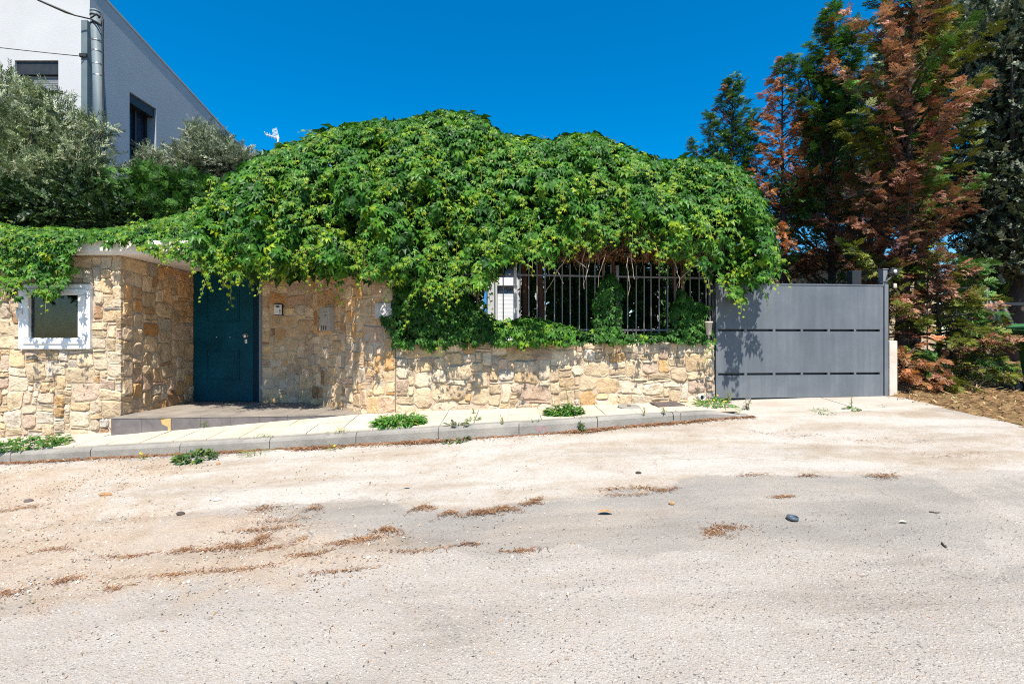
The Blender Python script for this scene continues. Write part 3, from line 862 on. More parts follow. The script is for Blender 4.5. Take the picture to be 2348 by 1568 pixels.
PZ = 0.511
ST = empty('doorstep', (-3.8, 7.0, 0.3), 'low slate tiled doorstep with one broken riser tile below the blue door', 'step')
FL, FR = (-5.262, 6.345), (-1.93, 6.665)
prism('step_core', [(FL[0], FL[1] + .025), (FR[0] - .02, FR[1] + .025), (-1.75, 6.9), (-3.0, 8.1), (-5.25, 8.1)], 0.0, PZ - 0.016, MAT['mortar'], ST)
def fy(x): return FL[1] + (FR[1] - FL[1]) * (x - FL[0]) / (FR[0] - FL[0])
xe = np.linspace(FL[0], FR[0], 10)
rows = [0, 0.36, 0.78, 1.2, 1.75]
for i in range(9):
    xa, xb = xe[i] + .002, xe[i + 1] - .002
    for r_ in range(4):
        q = []
        for x, rr in ((xa, rows[r_]), (xb, rows[r_]), (xb, rows[r_ + 1]), (xa, rows[r_ + 1])):
            q.append((x, min(fy(x) + rr + (0.002 if rr == rows[r_] and r_ else -0.006 * (r_ == 0 and rr == rows[r_])), 8.04)))
        # stay outside of the curved wall
        if all((x > -3.1 and y > 6.55 + (-1.95 - x) * 1.0 + 0.10) for x, y in q): continue
        prism('tread_tile', q, PZ - 0.018, PZ + random.uniform(-.001, .001), MAT['slate_top'], ST)
for i in range(9):
    xa, xb = xe[i] + .002, xe[i + 1] - .002
    y0 = fy(xa)
    def rq(x, z): return (x, fy(x), z)
    bm = bmesh.new()
    zlo = min(float(hpav(xa, fy(xa))), float(hpav(xb, fy(xb)))) - 0.04
    if i == 1:
        # the broken tile: its upper right corner is gone and the yellow bedding shows
        xm = xa + (xb - xa) * 0.60
        ptsf = [(xa, zlo), (xb, zlo), (xb, PZ - .15), (xb - 0.02, PZ - .145), (xm + .03, PZ - .10), (xm, PZ - .02), (xa, PZ - .02)]
    else: ptsf = [(xa, zlo), (xb, zlo), (xb, PZ - .02), (xa, PZ - .02)]
    f_ = [bm.verts.new((x, fy(x), z)) for x, z in ptsf]; k_ = [bm.verts.new((x, fy(x) + .018, z)) for x, z in ptsf]
    bm.faces.new(f_)
    for k in range(len(f_)): bm.faces.new((f_[k], f_[(k + 1) % len(f_)], k_[(k + 1) % len(f_)], k_[k]))
    bmesh.ops.recalc_face_normals(bm, faces=bm.faces[:])
    bm_obj('riser_tile', bm, MAT['slate_riser'], ST)
xm = xe[1] + (xe[2] - xe[1]) * 0.55
box('tile_bedding', (xm, fy(xm) + .012, 0.30), (xe[2] - .003, fy(xm) + .024, PZ - .022), MAT['broken_bed'], ST)

DX0, DX1, DY = -5.272, -4.273, 7.98
DR = empty('door', ((DX0 + DX1) / 2, DY, PZ), 'dark blue panelled front door with round steel knob under the porch', 'door')
box('leaf', (DX0 + .02, DY, PZ + .012), (DX1, DY + .06, ZS - .03), MAT['door_blue'], DR, 0.004)
def ring(parent, name, x0, x1, z0, z1, wd, y, t, mat):
    frame4(parent, name, x0, x1, z0, z1, wd, y - t, y, mat, 0.004)
dw = DX1 - DX0
ring(DR, 'moulding', DX0 + .23, DX1 - .22, PZ + .36, PZ + .86, 0.018, DY, 0.010, MAT['door_blue'])
ring(DR, 'moulding', DX0 + .23, DX1 - .22, PZ + 1.32, PZ + 1.84, 0.018, DY, 0.010, MAT['door_blue'])
box('panel', (DX0 + .27, DY - .006, PZ + .40), (DX1 - .26, DY - .001, PZ + .82), MAT['door_blue'], DR, 0.003)
box('panel', (DX0 + .27, DY - .006, PZ + 1.36), (DX1 - .26, DY - .001, PZ + 1.80), MAT['door_blue'], DR, 0.003)
def disc(name, c, r, d, mat, parent, axis=(0, -1, 0), n=20, prof=None):
    """lathe along axis from c; prof list of (radius, distance)"""
    prof = prof or [(r, 0), (r, d * .8), (r * .92, d)]
    a = Vector(axis).normalized(); u = a.orthogonal().normalized(); v = a.cross(u)
    bm = bmesh.new(); rings = []
    for rr, dd in prof:
        rings.append([bm.verts.new(Vector(c) + a * dd + (u * math.cos(2 * math.pi * k / n) + v * math.sin(2 * math.pi * k / n)) * max(rr, 1e-4)) for k in range(n)])
    for ra, rb in zip(rings[:-1], rings[1:]):
        for k in range(n): bm.faces.new((ra[k], ra[(k + 1) % n], rb[(k + 1) % n], rb[k]))
    bm.faces.new(rings[0][::-1]); bm.faces.new(rings[-1])
    bmesh.ops.recalc_face_normals(bm, faces=bm.faces[:])
    return bm_obj(name, bm, mat, parent, True)
kx = DX1 - .115
disc('knob', (kx, DY, PZ + 1.09), .04, .06, MAT['steel'], DR, prof=[(.042, 0), (.042, .006), (.018, .010), (.018, .03), (.036, .036), (.040, .05), (.030, .062), (.0, .066)])
box('lock_plate', (kx - .022, DY - .008, PZ + .965), (kx + .022, DY - .001, PZ + 1.035), MAT['steel'], DR, 0.006)
box('keyhole', (kx - .004, DY - .0095, PZ + .985), (kx + .004, DY - .0082, PZ + 1.01), MAT['black_plastic'], DR)
for xx in (DX0 + .40, DX0 + .62):
    disc('stud', (xx, DY, PZ + 1.07), .011, .01, MAT['steel'], DR, n=10)
DF = empty('door_frame', (-4.2, DY, PZ), 'narrow dark blue frame and side panel on the right of the front door', 'door frame')
box('side_panel', (DX1 + .008, DY - .012, PZ + .006), (-4.195, DY + .06, ZS - .004), MAT['door_frame_blue'], DF, 0.006)
box('jamb', (-4.19, DY - .05, PZ + .006), (-4.145, DY + .06, ZS - .004), MAT['door_frame_blue'], DF, 0.006)
box('jamb', (-4.142, DY - .065, PZ + .006), (-4.098, DY + .06, ZS - .004), MAT['post_grey'], DF, 0.003)
box('head', (DX0, DY - .02, ZS - .028), (DX1 + .006, DY + .06, ZS - .003), MAT['door_frame_blue'], DF)
# wall closing the porch above and behind the door
box('backing', (-5.26, DY + .062, 0.2), (-4.0, DY + .16, ZS - .003), MAT['dark_metal'], DF)

# ------------------------------------------------------------------ intercom, letterbox, house number
def on_path(px, y_up):
    """point of the entrance wall seen at picture column px"""
    best = None
    for s in np.linspace(0, pe.len, 400):
        x, y, nx_, ny_ = pe.at(s)
        e = abs((x / y) * F + CX - px)
        if best is None or e < best[0]: best = (e, s)
    x, y, nx_, ny_ = pe.at(best[1])
    return Vector((x, y, CAMZ + (CY - y_up) / F * y)), Vector((nx_, ny_, 0))
def wall_frame(px, py):
    c, n = on_path(px, py)
    x = Vector((0, 0, 1)).cross(n).normalized()     # along the wall to the viewer's right
    return Matrix(((x.x, -n.x, 0, c.x), (x.y, -n.y, 0, c.y), (0, 0, 1, c.z), (0, 0, 0, 1))), c
M, c = wall_frame(641, 710)
IC = empty('intercom', c, 'small pale entry intercom with dark screen beside the door', 'intercom')
box('housing', (-.066, -.055, -.093), (.066, .02, .093), MAT['black_plastic'], IC, 0.006, M)
box('face', (-.062, -.060, -.083), (.062, -.0555, .075), MAT['intercom_face'], IC, 0.002, M)
box('screen', (-.026, -.0625, .030), (.020, -.0605, .062), MAT['black_plastic'], IC, 0, M)
for xx in (-.044, -.038, .028, .034, .040): box('speaker_slot', (xx - .0015, -.0622, .032), (xx + .0015, -.0605, .062), MAT['post_grey'], IC, 0, M)
box('call_button', (.024, -.0635, -.032), (.046, -.0605, -.010), MAT['black_plastic'], IC, 0.003, M)
box('call_button', (.026, -.0635, -.066), (.046, -.0605, -.052), MAT['post_grey'], IC, 0.003, M)
M, c = wall_frame(757, 732)
MB = empty('letterbox', c, 'grey brown metal letterbox fixed to the curved stone wall', 'letterbox')
box('body', (-.165, -.10, -.175), (.165, .03, .175), MAT['mailbox_taupe'], MB, 0.006, M)
box('door', (-.14, -.108, -.085), (.115, -.1005, .10), MAT['mailbox_taupe'], MB, 0.003, M)
box('slot', (.05, -.1105, .045), (.085, -.1082, .060), MAT['black_plastic'], MB, 0, M)
box('lock', (-.135, -.1105, .005), (-.118, -.1082, .030), MAT['black_plastic'], MB, 0, M)
for xx in (-.09, -.02, .05): box('grille', (xx, -.1045, -.165), (xx + .035, -.1005, -.10), MAT['steel'], MB, 0, M)
M, c = wall_frame(878, 712)
HN = empty('house_number', c, 'stone plaque with raised number 6a half covered by ivy', 'house number')
box('plaque', (-.10, -.036, -.11), (.12, .0, .10), MAT['marble_grey'], HN, 0.006, M)
def text(name, s, size, M, mat, parent, ext=0.006):
    cu = bpy.data.curves.new(name, 'FONT'); cu.body = s; cu.size = size; cu.extrude = ext; cu.bevel_depth = 0.001
    cu.align_x = 'LEFT'; cu.align_y = 'CENTER'
    o = bpy.data.objects.new(name, cu); COL.objects.link(o)
    dg = bpy.context.evaluated_depsgraph_get(); me = bpy.data.meshes.new_from_object(o.evaluated_get(dg))
    bpy.data.objects.remove(o)
    me.transform(M); me.materials.append(mat)
    o2 = bpy.data.objects.new(name, me); link(o2); attach(o2, parent); return o2
text('digit', '6', 0.20, M @ Matrix.Translation((-.035, -.042, 0.0)) @ Matrix.Rotation(math.pi / 2, 4, 'X'), MAT['digit_stone'], HN)
text('letter', 'a', 0.20, M @ Matrix.Translation((.07, -.042, 0.0)) @ Matrix.Rotation(math.pi / 2, 4, 'X'), MAT['digit_stone'], HN)

# ------------------------------------------------------------------ sliding gate
GA = math.radians(4.5)
GM = Matrix.Translation((3.025, 7.2, 0)) @ Matrix.Rotation(GA, 4, 'Z')
GT = empty('sliding_gate', (4.4, 7.3, 0.65), 'grey sheet metal sliding gate with two rows of narrow slots', 'gate')
GL, zb, zt = 2.655, 0.665, 2.352
za, zc_ = 1.5 - .48, 1.5 + .175
hs_ = 0.017
def gpart(name, x0, x1, z0, z1, y0=-.02, y1=.02, mat='gate_grey', bev=0.003):
    return box(name, (x0, y0, z0), (x1, y1, z1), MAT[mat], GT, bev, GM)
gpart('panel', 0, GL, zb, za - hs_); gpart('panel', 0, GL, za + hs_, zc_ - hs_); gpart('panel', 0, GL, zc_ + hs_, zt)
slots = [(a * .928, b_ * .928) for a, b_ in [(.04, .477), (.52, .958), (1.0, 1.43), (1.47, 1.89), (1.934, 2.35), (2.388, 2.80)]]
for zz in (za, zc_):
    xs_ = [0] + [v for s in slots for v in s] + [GL]
    for a, b_ in zip(xs_[0::2], xs_[1::2]): gpart('slot_bridge', a, b_, zz - hs_ - .001, zz + hs_ + .001, -.0195, .019)
    gpart('slot_shade_strip', 0.02, GL - .02, zz - .05, zz + .05, .03, .06, 'dark_metal')  # dark strip added behind the slots to stand in for shade
gpart('top_cap', -.005, GL + .005, zt + .001, zt + .022, -.028, .03)
gpart('wheel_bracket', .46, .55, zb - .05, zb - .001, -.018, .018)
gpart('dark_reveal_strip', -.045, -.005, zb - .1, zt, .0, .10, 'dark_metal')  # dark strip added for the shaded gap at the wall end
gpart('frame_post', GL + .012, GL + .075, zb - .05, zt + .03, -.03, .06)
GP = empty('gate_post', GM @ Vector((GL + .12, .08, .6)), 'tall grey gate post behind the right end of the gate', 'post')
box('post', (GL + .08, .07, .55), (GL + .15, .16, 2.62), MAT['post_grey'], GP, 0.004, GM)
box('post', (GL - .32, .20, .55), (GL - .17, .32, 2.62), MAT['dark_metal'], GP, 0.004, GM)
box('top_plate', (GL + .07, .06, 2.622), (GL + .16, .17, 2.635), MAT['post_grey'], GP, 0.002, GM)
c = GM @ Vector((GL + .13, .0, 2.60))
FLD = empty('floodlight', c, 'small grey floodlight with pale lens on top of the gate post', 'floodlight')
Mf = Matrix.Translation(c) @ Matrix.Rotation(math.radians(-14), 4, 'Z') @ Matrix.Rotation(math.radians(20), 4, 'Y')
box('housing', (.0, -.03, -.055), (.105, .04, .045), MAT['dark_metal'], FLD, 0.008, Mf)
disc('lens', Mf @ Vector((.055, -.0305, -.005)), .028, .010, MAT['rail_post'], FLD)
tube('bracket', [Mf @ Vector((.05, .0, -.07)), Mf @ Vector((.03, .03, -.16)), Mf @ Vector((-.03, .08, -.2))], .010, MAT['post_grey'], FLD)
c2 = c + Vector((.05, -.03, -.24))
SN = empty('motion_sensor', c2, 'small white photocell hanging below the floodlight on the gate post', 'sensor')
box('sensor_body', c2 + Vector((-.025, -.015, -.04)), c2 + Vector((.025, .02, .035)), MAT['whitewash'], SN, 0.02)
# whitewashed stub wall right of the gate
c = GM @ Vector((GL + .20, .03, 0))
WS = empty('stub_wall', (c.x, c.y, .6), 'narrow whitewashed masonry stub right of the sliding gate', 'wall')
box('pier', (GL + .085, -.04, .45), (GL + .215, .055, 1.52), MAT['whitewash'], WS, 0.015, GM)

# ------------------------------------------------------------------ railing on the low wall
RLn = empty('railing', (0.7, 7.0, 1.5), 'grey steel railing of thin vertical bars on the low stone wall', 'railing')
f0, f1 = Vector((-1.50, 6.71, 0)), Vector((2.93, 7.255, 0))
fl = (f1 - f0).length; fd = (f1 - f0).normalized()
MR = Matrix.Translation(f0) @ Matrix.Rotation(math.atan2(fd.y, fd.x), 4, 'Z')
def at_px(px):
    k = (px - CX) / F; return (k * f0.y - f0.x) / (fd.x - k * fd.y)
posts = [at_px(948), at_px(1181), at_px(1415), at_px(1628)]
for i, p in enumerate(posts):
    box('post', (p - .022, -.022, 1.40), (p + .022, .022, 2.62), MAT['rail_post' if i == 1 else 'rail_grey'], RLn, 0.003, MR)  # second post coloured pale as if sunlit
for z in (2.455, 1.675):
    box('rail', (.0, -.012, z - .012), (fl, .012, z + .012), MAT['rail_grey'], RLn, 0.002, MR)
nbar = 0
t = 0.05
bar_me = None
while t < fl:
    if min(abs(t - p) for p in posts) > 0.045:
        if bar_me is None:
            o = box('bar', (-.0075, -.0075, 1.56), (.0075, .0075, 2.625), MAT['rail_grey'], None); bar_me = o.data
        else:
            o = bpy.data.objects.new('bar', bar_me); link(o)
        p_ = MR @ Vector((t, 0, 0)); o.location = p_; o.rotation_euler = (0, random.uniform(-.006, .006), math.atan2(fd.y, fd.x))
        attach(o, RLn); nbar += 1
    t += 0.122
# rear railing seen above and beside the gate
RR = empty('railing', (5, 10, .8), 'dark far railing seen between the tree trunks above the gate', 'railing')
for z in (2.62, 1.3): box('rail', (2.3, 10.0, z - .015), (9.5, 10.03, z + .015), MAT['dark_metal'], RR)
for k in range(36):
    x = 2.4 + k * .2
    box('bar', (x - .009, 10.005, .7), (x + .009, 10.025, 2.75 if k % 5 else 2.85), MAT['dark_metal'], RR)

# ------------------------------------------------------------------ house on the left
HXr, HY0, HY1 = -9.6, 11.0, 18.2
HS = empty('house', (-13, 13, 0), 'white plastered house, its side toned grey as shade, with sloping roof edge behind the olive tree', 'house')
def roofz(y): return CAMZ + 8.15 - 0.21 * (y - 11.0)
# side wall with a window opening (built as panels round the opening)
wy0, wy1, wz0, wz1 = 12.14, 13.05, CAMZ + 4.1, CAMZ + 6.28
def side_panel(y0, y1, z0, z1a, z1b):
    bm = bmesh.new(); th = 0.35
    vs = []
    for x in (HXr - th, HXr):
        vs.append([bm.verts.new((x, y0, z0)), bm.verts.new((x, y1, z0)), bm.verts.new((x, y1, z1b)), bm.verts.new((x, y0, z1a))])
    bm.faces.new(vs[0]); bm.faces.new(vs[1][::-1])
    for k in range(4): bm.faces.new((vs[0][k], vs[1][k], vs[1][(k + 1) % 4], vs[0][(k + 1) % 4]))
    bmesh.ops.recalc_face_normals(bm, faces=bm.faces[:])
    return bm_obj('side_wall', bm, MAT['shade_toned_plaster'], HS)
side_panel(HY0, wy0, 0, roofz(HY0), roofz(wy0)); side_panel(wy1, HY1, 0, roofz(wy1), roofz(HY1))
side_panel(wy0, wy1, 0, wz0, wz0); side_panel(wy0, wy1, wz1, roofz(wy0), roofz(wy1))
# front wall with window
fx0, fx1, fz0, fz1 = P(34, 0, HY0).x, P(134, 0, HY0).x, CAMZ + 4.6, P(0, 139, HY0).z
def fpanel(x0, x1, z0, z1): return box('front_wall', (x0, HY0 - .001, z0), (x1, HY0 + .3, z1), MAT['white_plaster'], HS)
fpanel(-22, fx0, 0, roofz(HY0)); fpanel(fx1, HXr - .002, 0, roofz(HY0)); fpanel(fx0, fx1, 0, fz0); fpanel(fx0, fx1, fz1, roofz(HY0))
bm = bmesh.new()
vs = [bm.verts.new(p) for p in ((-22, HY0 - .05, roofz(HY0) + .002), (HXr + .02, HY0 - .05, roofz(HY0) + .002), (HXr + .02, HY1 + .1, roofz(HY1) + .002), (-22, HY1 + .1, roofz(HY1) + .002))]
v2 = [bm.verts.new(v.co + Vector((0, 0, .06))) for v in vs]
bm.faces.new(vs[::-1]); bm.faces.new(v2)
for k in range(4): bm.faces.new((vs[k], vs[(k + 1) % 4], v2[(k + 1) % 4], v2[k]))
bm_obj('roof', bm, MAT['shade_toned_plaster'], HS)
W1 = box('window', (HXr - .34, wy0, wz0), (HXr - .30, wy1, wz1), MAT['sky_glass'], HS)
def sub(parent, name, lo, hi, mat, bev=0.0): return box(name, lo, hi, mat, parent, bev)
sub(W1, 'shutter_box', (HXr - .30, wy0 + .01, wz1 - .24), (HXr - .05, wy1 - .01, wz1 - .005), MAT['dark_metal'])
sub(W1, 'frame', (HXr - .30, wy0, wz0), (HXr - .24, wy0 + .06, wz1 - .24), MAT['dark_metal']); sub(W1, 'frame', (HXr - .30, wy1 - .06, wz0), (HXr - .24, wy1, wz1 - .24), MAT['dark_metal'])
sub(W1, 'frame', (HXr - .30, wy0 + .06, wz0 + 1.0), (HXr - .25, wy1 - .06, wz0 + 1.07), MAT['dark_metal'])
sub(W1, 'mullion', (HXr - .30, 12.62, wz0), (HXr - .24, 12.68, wz1 - .24), MAT['dark_metal'])
W2 = box('window', (fx0, HY0 + .16, fz0), (fx1, HY0 + .2, fz1), MAT['sky_glass'], HS)
sub(W2, 'shutter_box', (fx0 + .01, HY0 + .04, fz1 - .30), (fx1 - .01, HY0 + .16, fz1 - .005), MAT['dark_metal'])
for k in range(6): sub(W2, 'shutter_slat', (fx0 + .02, HY0 + .10, fz1 - .36 - k * .055), (fx1 - .02, HY0 + .125, fz1 - .315 - k * .055), MAT['post_grey'])
sub(W2, 'frame', (fx1 - .07, HY0 + .08, fz0), (fx1 - .005, HY0 + .16, fz1 - .30), MAT['dark_metal'])
sub(W2, 'sill', (fx0 - .05, HY0 - .06, fz0 - .05), (fx1 + .05, HY0 + .1, fz0 - .001), MAT['marble_grey'])
ck = box('chimney', (HXr - .5, 16.4, roofz(16.4) - .2), (HXr - .3, 16.65, roofz(16.4) + .32), MAT['dark_metal'], HS)

# ------------------------------------------------------------------ poles, cables
PY = 8.7
def pole_pt(px, py, Y=PY): return P(px, py, Y)
UP = empty('utility_pole', pole_pt(232, 900), 'round galvanised service pole with coiled cables in front of the house', 'pole')
tube('shaft', [pole_pt(236, 930), pole_pt(230, 260), pole_pt(219, 30)], [.098, .090, .078], MAT['galvanised'], UP, 16)
tube('cap', [pole_pt(219, 31), pole_pt(218.8, 26)], [.082, .080], MAT['galvanised'], UP, 16)
for py in (38, 58, 96, 120, 150, 176): 
    t = (py - 30) / 230.0; xx = 219 + 11 * min(t, 1)
    tube('band', [pole_pt(xx, py - 1.4), pole_pt(xx, py + 1.4)], .087, MAT['steel' if py > 90 else 'cable_black'], UP, 16)  # black bands stand in for cable shadows on the shaft
cb = [pole_pt(226, 42, PY - .1), pole_pt(232, 34, PY - .12), pole_pt(236, 48, PY - .11), pole_pt(235, 90, PY - .09), pole_pt(236, 140, PY - .05), pole_pt(237, 230, PY - .03), pole_pt(238, 330, PY - .02), pole_pt(239, 500, PY)]
tube('riser_cable', cb, .016, MAT['cable_black'], UP, 6)
tube('riser_cable', [pole_pt(208, 42, PY - .1), pole_pt(222, 33, PY - .13), pole_pt(234, 40, PY - .12), pole_pt(232, 60, PY - .12), pole_pt(228, 54, PY - .11), pole_pt(208, 44, PY - .1)], .012, MAT['cable_black'], UP, 6)
SP = empty('square_post', pole_pt(197, 900), 'square grey metal post beside the round service pole', 'post')
a_, b_ = pole_pt(188, 0), pole_pt(202, 0)
box('shaft', (a_.x, PY - .02, .3), (b_.x, PY + .09, pole_pt(0, 48).z), MAT['galvanised'], SP, 0.004)
box('clamp', (a_.x - .01, PY - .05, pole_pt(0, 134).z), (b_.x + .01, PY - .021, pole_pt(0, 126).z), MAT['cable_black'], SP)
C1 = tube('overhead_cable', [pole_pt(206, 44, PY - .1), pole_pt(172, 36, PY - .15), pole_pt(150, 28, PY - .2), pole_pt(90, 2, PY - .35), pole_pt(-60, -75, PY - .8), pole_pt(-400, -300, PY - 2.2)], [.012, .012, .022, .016, .016, .016], MAT['cable_black'], None, 6)
tag(C1, 'thick black overhead cable leaving the top of the round pole', 'cable')
C2 = tube('overhead_cable', [pole_pt(190, 130, PY - .05), pole_pt(110, 122, PY - .3), pole_pt(0, 110, PY - .6), pole_pt(-400, 60, PY - 1.6)], .007, MAT['cable_black'], None, 6)
tag(C2, 'thin lower overhead wire tied to the square post', 'cable')

# ------------------------------------------------------------------ white house in the garden, far roof, antenna
WH = empty('house', (-1, 13, .6), 'white garden house with roller shutter glimpsed through the railing', 'house')
hy = 12.4
hx1 = P(1246, 0, hy).x
box('wall', (-5.5, hy, .4), (P(1140, 0, hy).x, hy + .3, 4.6), MAT['white_plaster'], WH)
box('wall', (P(1186, 0, hy).x, hy, .4), (hx1, hy + .3, 4.6), MAT['white_plaster'], WH)
box('wall', (P(1140, 0, hy).x, hy, P(0, 655, hy).z), (P(1186, 0, hy).x, hy + .3, 4.6), MAT['white_plaster'], WH)
box('wall', (-5.5, hy + .301, .4), (hx1 - .001, hy + 5, 4.599), MAT['white_plaster'], WH)
shz = P(0, 655, hy).z
for k in range(34):
    z = shz - .005 - k * .052
    if z < .5: break
    box('shutter_slat', (P(1140, 0, hy).x + .005, hy + .10 + .006 * (k % 2), z - .049), (P(1186, 0, hy).x - .005, hy + .13, z), MAT['shutter_white'], WH, 0.006)
box('shutter_housing', (P(1140, 0, hy).x, hy - .02, shz + .002), (P(1186, 0, hy).x, hy - .002, shz + .25), MAT['shutter_white'], WH)
box('eave', (-5.7, hy - .55, 4.0), (hx1 + .15, hy - .002, 4.14), MAT['white_plaster'], WH)
box('lintel_band', (-5.6, hy - .12, P(0, 612, hy).z), (hx1 + .02, hy - .002, P(0, 600, hy).z), MAT['white_plaster'], WH)
BC = box('awning', (P(1108, 0, hy - .6).x, hy - .7, .9), (P(1118, 0, hy - .6).x, hy - .6, P(0, 660, hy - .6).z), MAT['blue_cloth'])
tag(BC, 'strip of bright blue awning cloth before the white garden house', 'awning')
WC = empty('garden_column', P(1503, 760, 10.6), 'white garden column seen through the right part of the railing', 'column')
box('shaft', (P(1496, 0, 10.6).x, 10.6, .5), (P(1510, 0, 10.6).x, 10.8, 3.3), MAT['white_plaster'], WC, 0.01)
box('capital', (P(1494, 0, 10.6).x - .06, 10.54, 3.3), (P(1514, 0, 10.6).x + .06, 10.86, 3.42), MAT['white_plaster'], WC, 0.01)
FH = empty('house', (-8, 21, 0), 'distant house with red tiled roof barely showing above the vine', 'house')
fa, fb = P(560, 0, 20).x, P(700, 0, 20).x
box('wall', (fa, 20, 0), (fb, 26, P(0, 372, 20).z), MAT['white_plaster'], FH)
bm = bmesh.new()
z0_, z1_ = P(0, 371, 20).z, P(0, 352, 20).z
vs = [bm.verts.new(p) for p in ((fa - .2, 19.8, z0_), (fb + .2, 19.8, z0_), (fb + .2, 23, z1_ + .4), (fa - .2, 23, z1_ + .4), (fa - .2, 26.2, z0_), (fb + .2, 26.2, z0_))]
bm.faces.new(vs[:4]); bm.faces.new((vs[3], vs[2], vs[5], vs[4])); bm.faces.new((vs[0], vs[3], vs[4])); bm.faces.new((vs[1], vs[5], vs[2])); bm.faces.new((vs[0], vs[4], vs[5], vs[1]))
bmesh.ops.recalc_face_normals(bm, faces=bm.faces[:])
bm_obj('roof', bm, MAT['roof_tile'], FH)
AN = empty('antenna', P(638, 372, 19), 'white roof antenna with wire grid reflector against the sky', 'antenna')
AY = 19.5
tube('mast', [P(638, 380, AY), P(637.5, 312, AY)], .035, MAT['rail_post'], AN)
tube('boom', [P(640, 318, AY), P(608, 308, AY - .1)], .018, MAT['paper_white'], AN)
for q, zz in ((609, 307.5), (615, 309.5), (621, 311.5), (627, 313.5)): tube('element', [P(q, zz, AY - .1) + Vector((0, -.10, .05)), P(q, zz, AY - .1) + Vector((0, .10, -.05))], .012, MAT['paper_white'], AN, 5)
bm = bmesh.new()
c0 = [P(624, 297, AY), P(634, 294, AY), P(640, 317, AY), P(630, 320, AY)]
for k in range(5):
    t = k / 4; add_tube(bm, [c0[0].lerp(c0[1], t), c0[3].lerp(c0[2], t)], .006, 4)
for k in range(8):
    t = k / 7; add_tube(bm, [c0[0].lerp(c0[3], t), c0[1].lerp(c0[2], t)], .006, 4)
bm_obj('grid_reflector', bm, MAT['paper_white'], AN)
# pale sand coloured wall far behind the gate
SWL = empty('far_house', (6, 17, .5), 'sand coloured building glimpsed far behind the trees above the gate', 'house')
box('wall', (7.6, 16.5, .4), (14.5, 20, P(0, 596, 16.5).z), MAT['pale_sand_wall'], SWL)
box('roof', (7.4, 16.2, P(0, 595, 16.5).z), (14.7, 20.2, P(0, 588, 16.5).z), MAT['roof_tile'], SWL)
# ------------------------------------------------------------------ leaf templates (y = tip direction, z = upper side)
def creeper_leaf(nl=5, full=True):
    V, T = [], []
    angs = {5: (-72, -35, 0, 35, 72), 3: (-42, 0, 42)}[nl]; lens = {5: (.62, .88, 1.0, .88, .62), 3: (.75, .95, .75)}[nl]
    for a, L in zip(angs, lens):
        a = math.radians(a); d = np.array([math.sin(a), math.cos(a), 0]); p = np.array([math.cos(a), -math.sin(a), 0])
        w = L * (0.185 if full else .24); b = len(V)
        up = np.array([0, 0, 1.0])
        pts = [d * 0.06, d * L * .52 + p * w + up * .07, d * L * .58 - up * .0, d * L * .52 - p * w + up * .07, d * L - up * .30 * L]
        V += pts
        T += [(b, b + 2, b + 1), (b + 1, b + 2, b + 4), (b, b + 3, b + 2), (b + 3, b + 4, b + 2)] if full else [(b, b + 4, b + 1), (b, b + 3, b + 4)]
    return np.array(V), np.array(T)
CL5, CL3 = creeper_leaf(5), creeper_leaf(3, False)
def sun_up(n, r, k_up, k_sun, jit):
    """leaf normals: surface normal leaning to the light, jittered"""
    v = r + np.array([0, 0, 1.0]) * k_up + np.array(SUND) * k_sun + rng.normal(size=(n, 3)) * jit
    return nrm(v)

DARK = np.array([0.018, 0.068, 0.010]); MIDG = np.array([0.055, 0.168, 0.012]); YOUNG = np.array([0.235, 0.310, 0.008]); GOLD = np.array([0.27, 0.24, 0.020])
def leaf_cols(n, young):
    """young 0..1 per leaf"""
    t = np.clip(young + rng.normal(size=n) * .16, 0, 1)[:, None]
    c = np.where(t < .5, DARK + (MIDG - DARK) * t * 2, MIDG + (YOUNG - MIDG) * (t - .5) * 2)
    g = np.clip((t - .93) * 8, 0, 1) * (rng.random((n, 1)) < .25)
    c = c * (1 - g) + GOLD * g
    return c * rng.uniform(.75, 1.25, (n, 1))

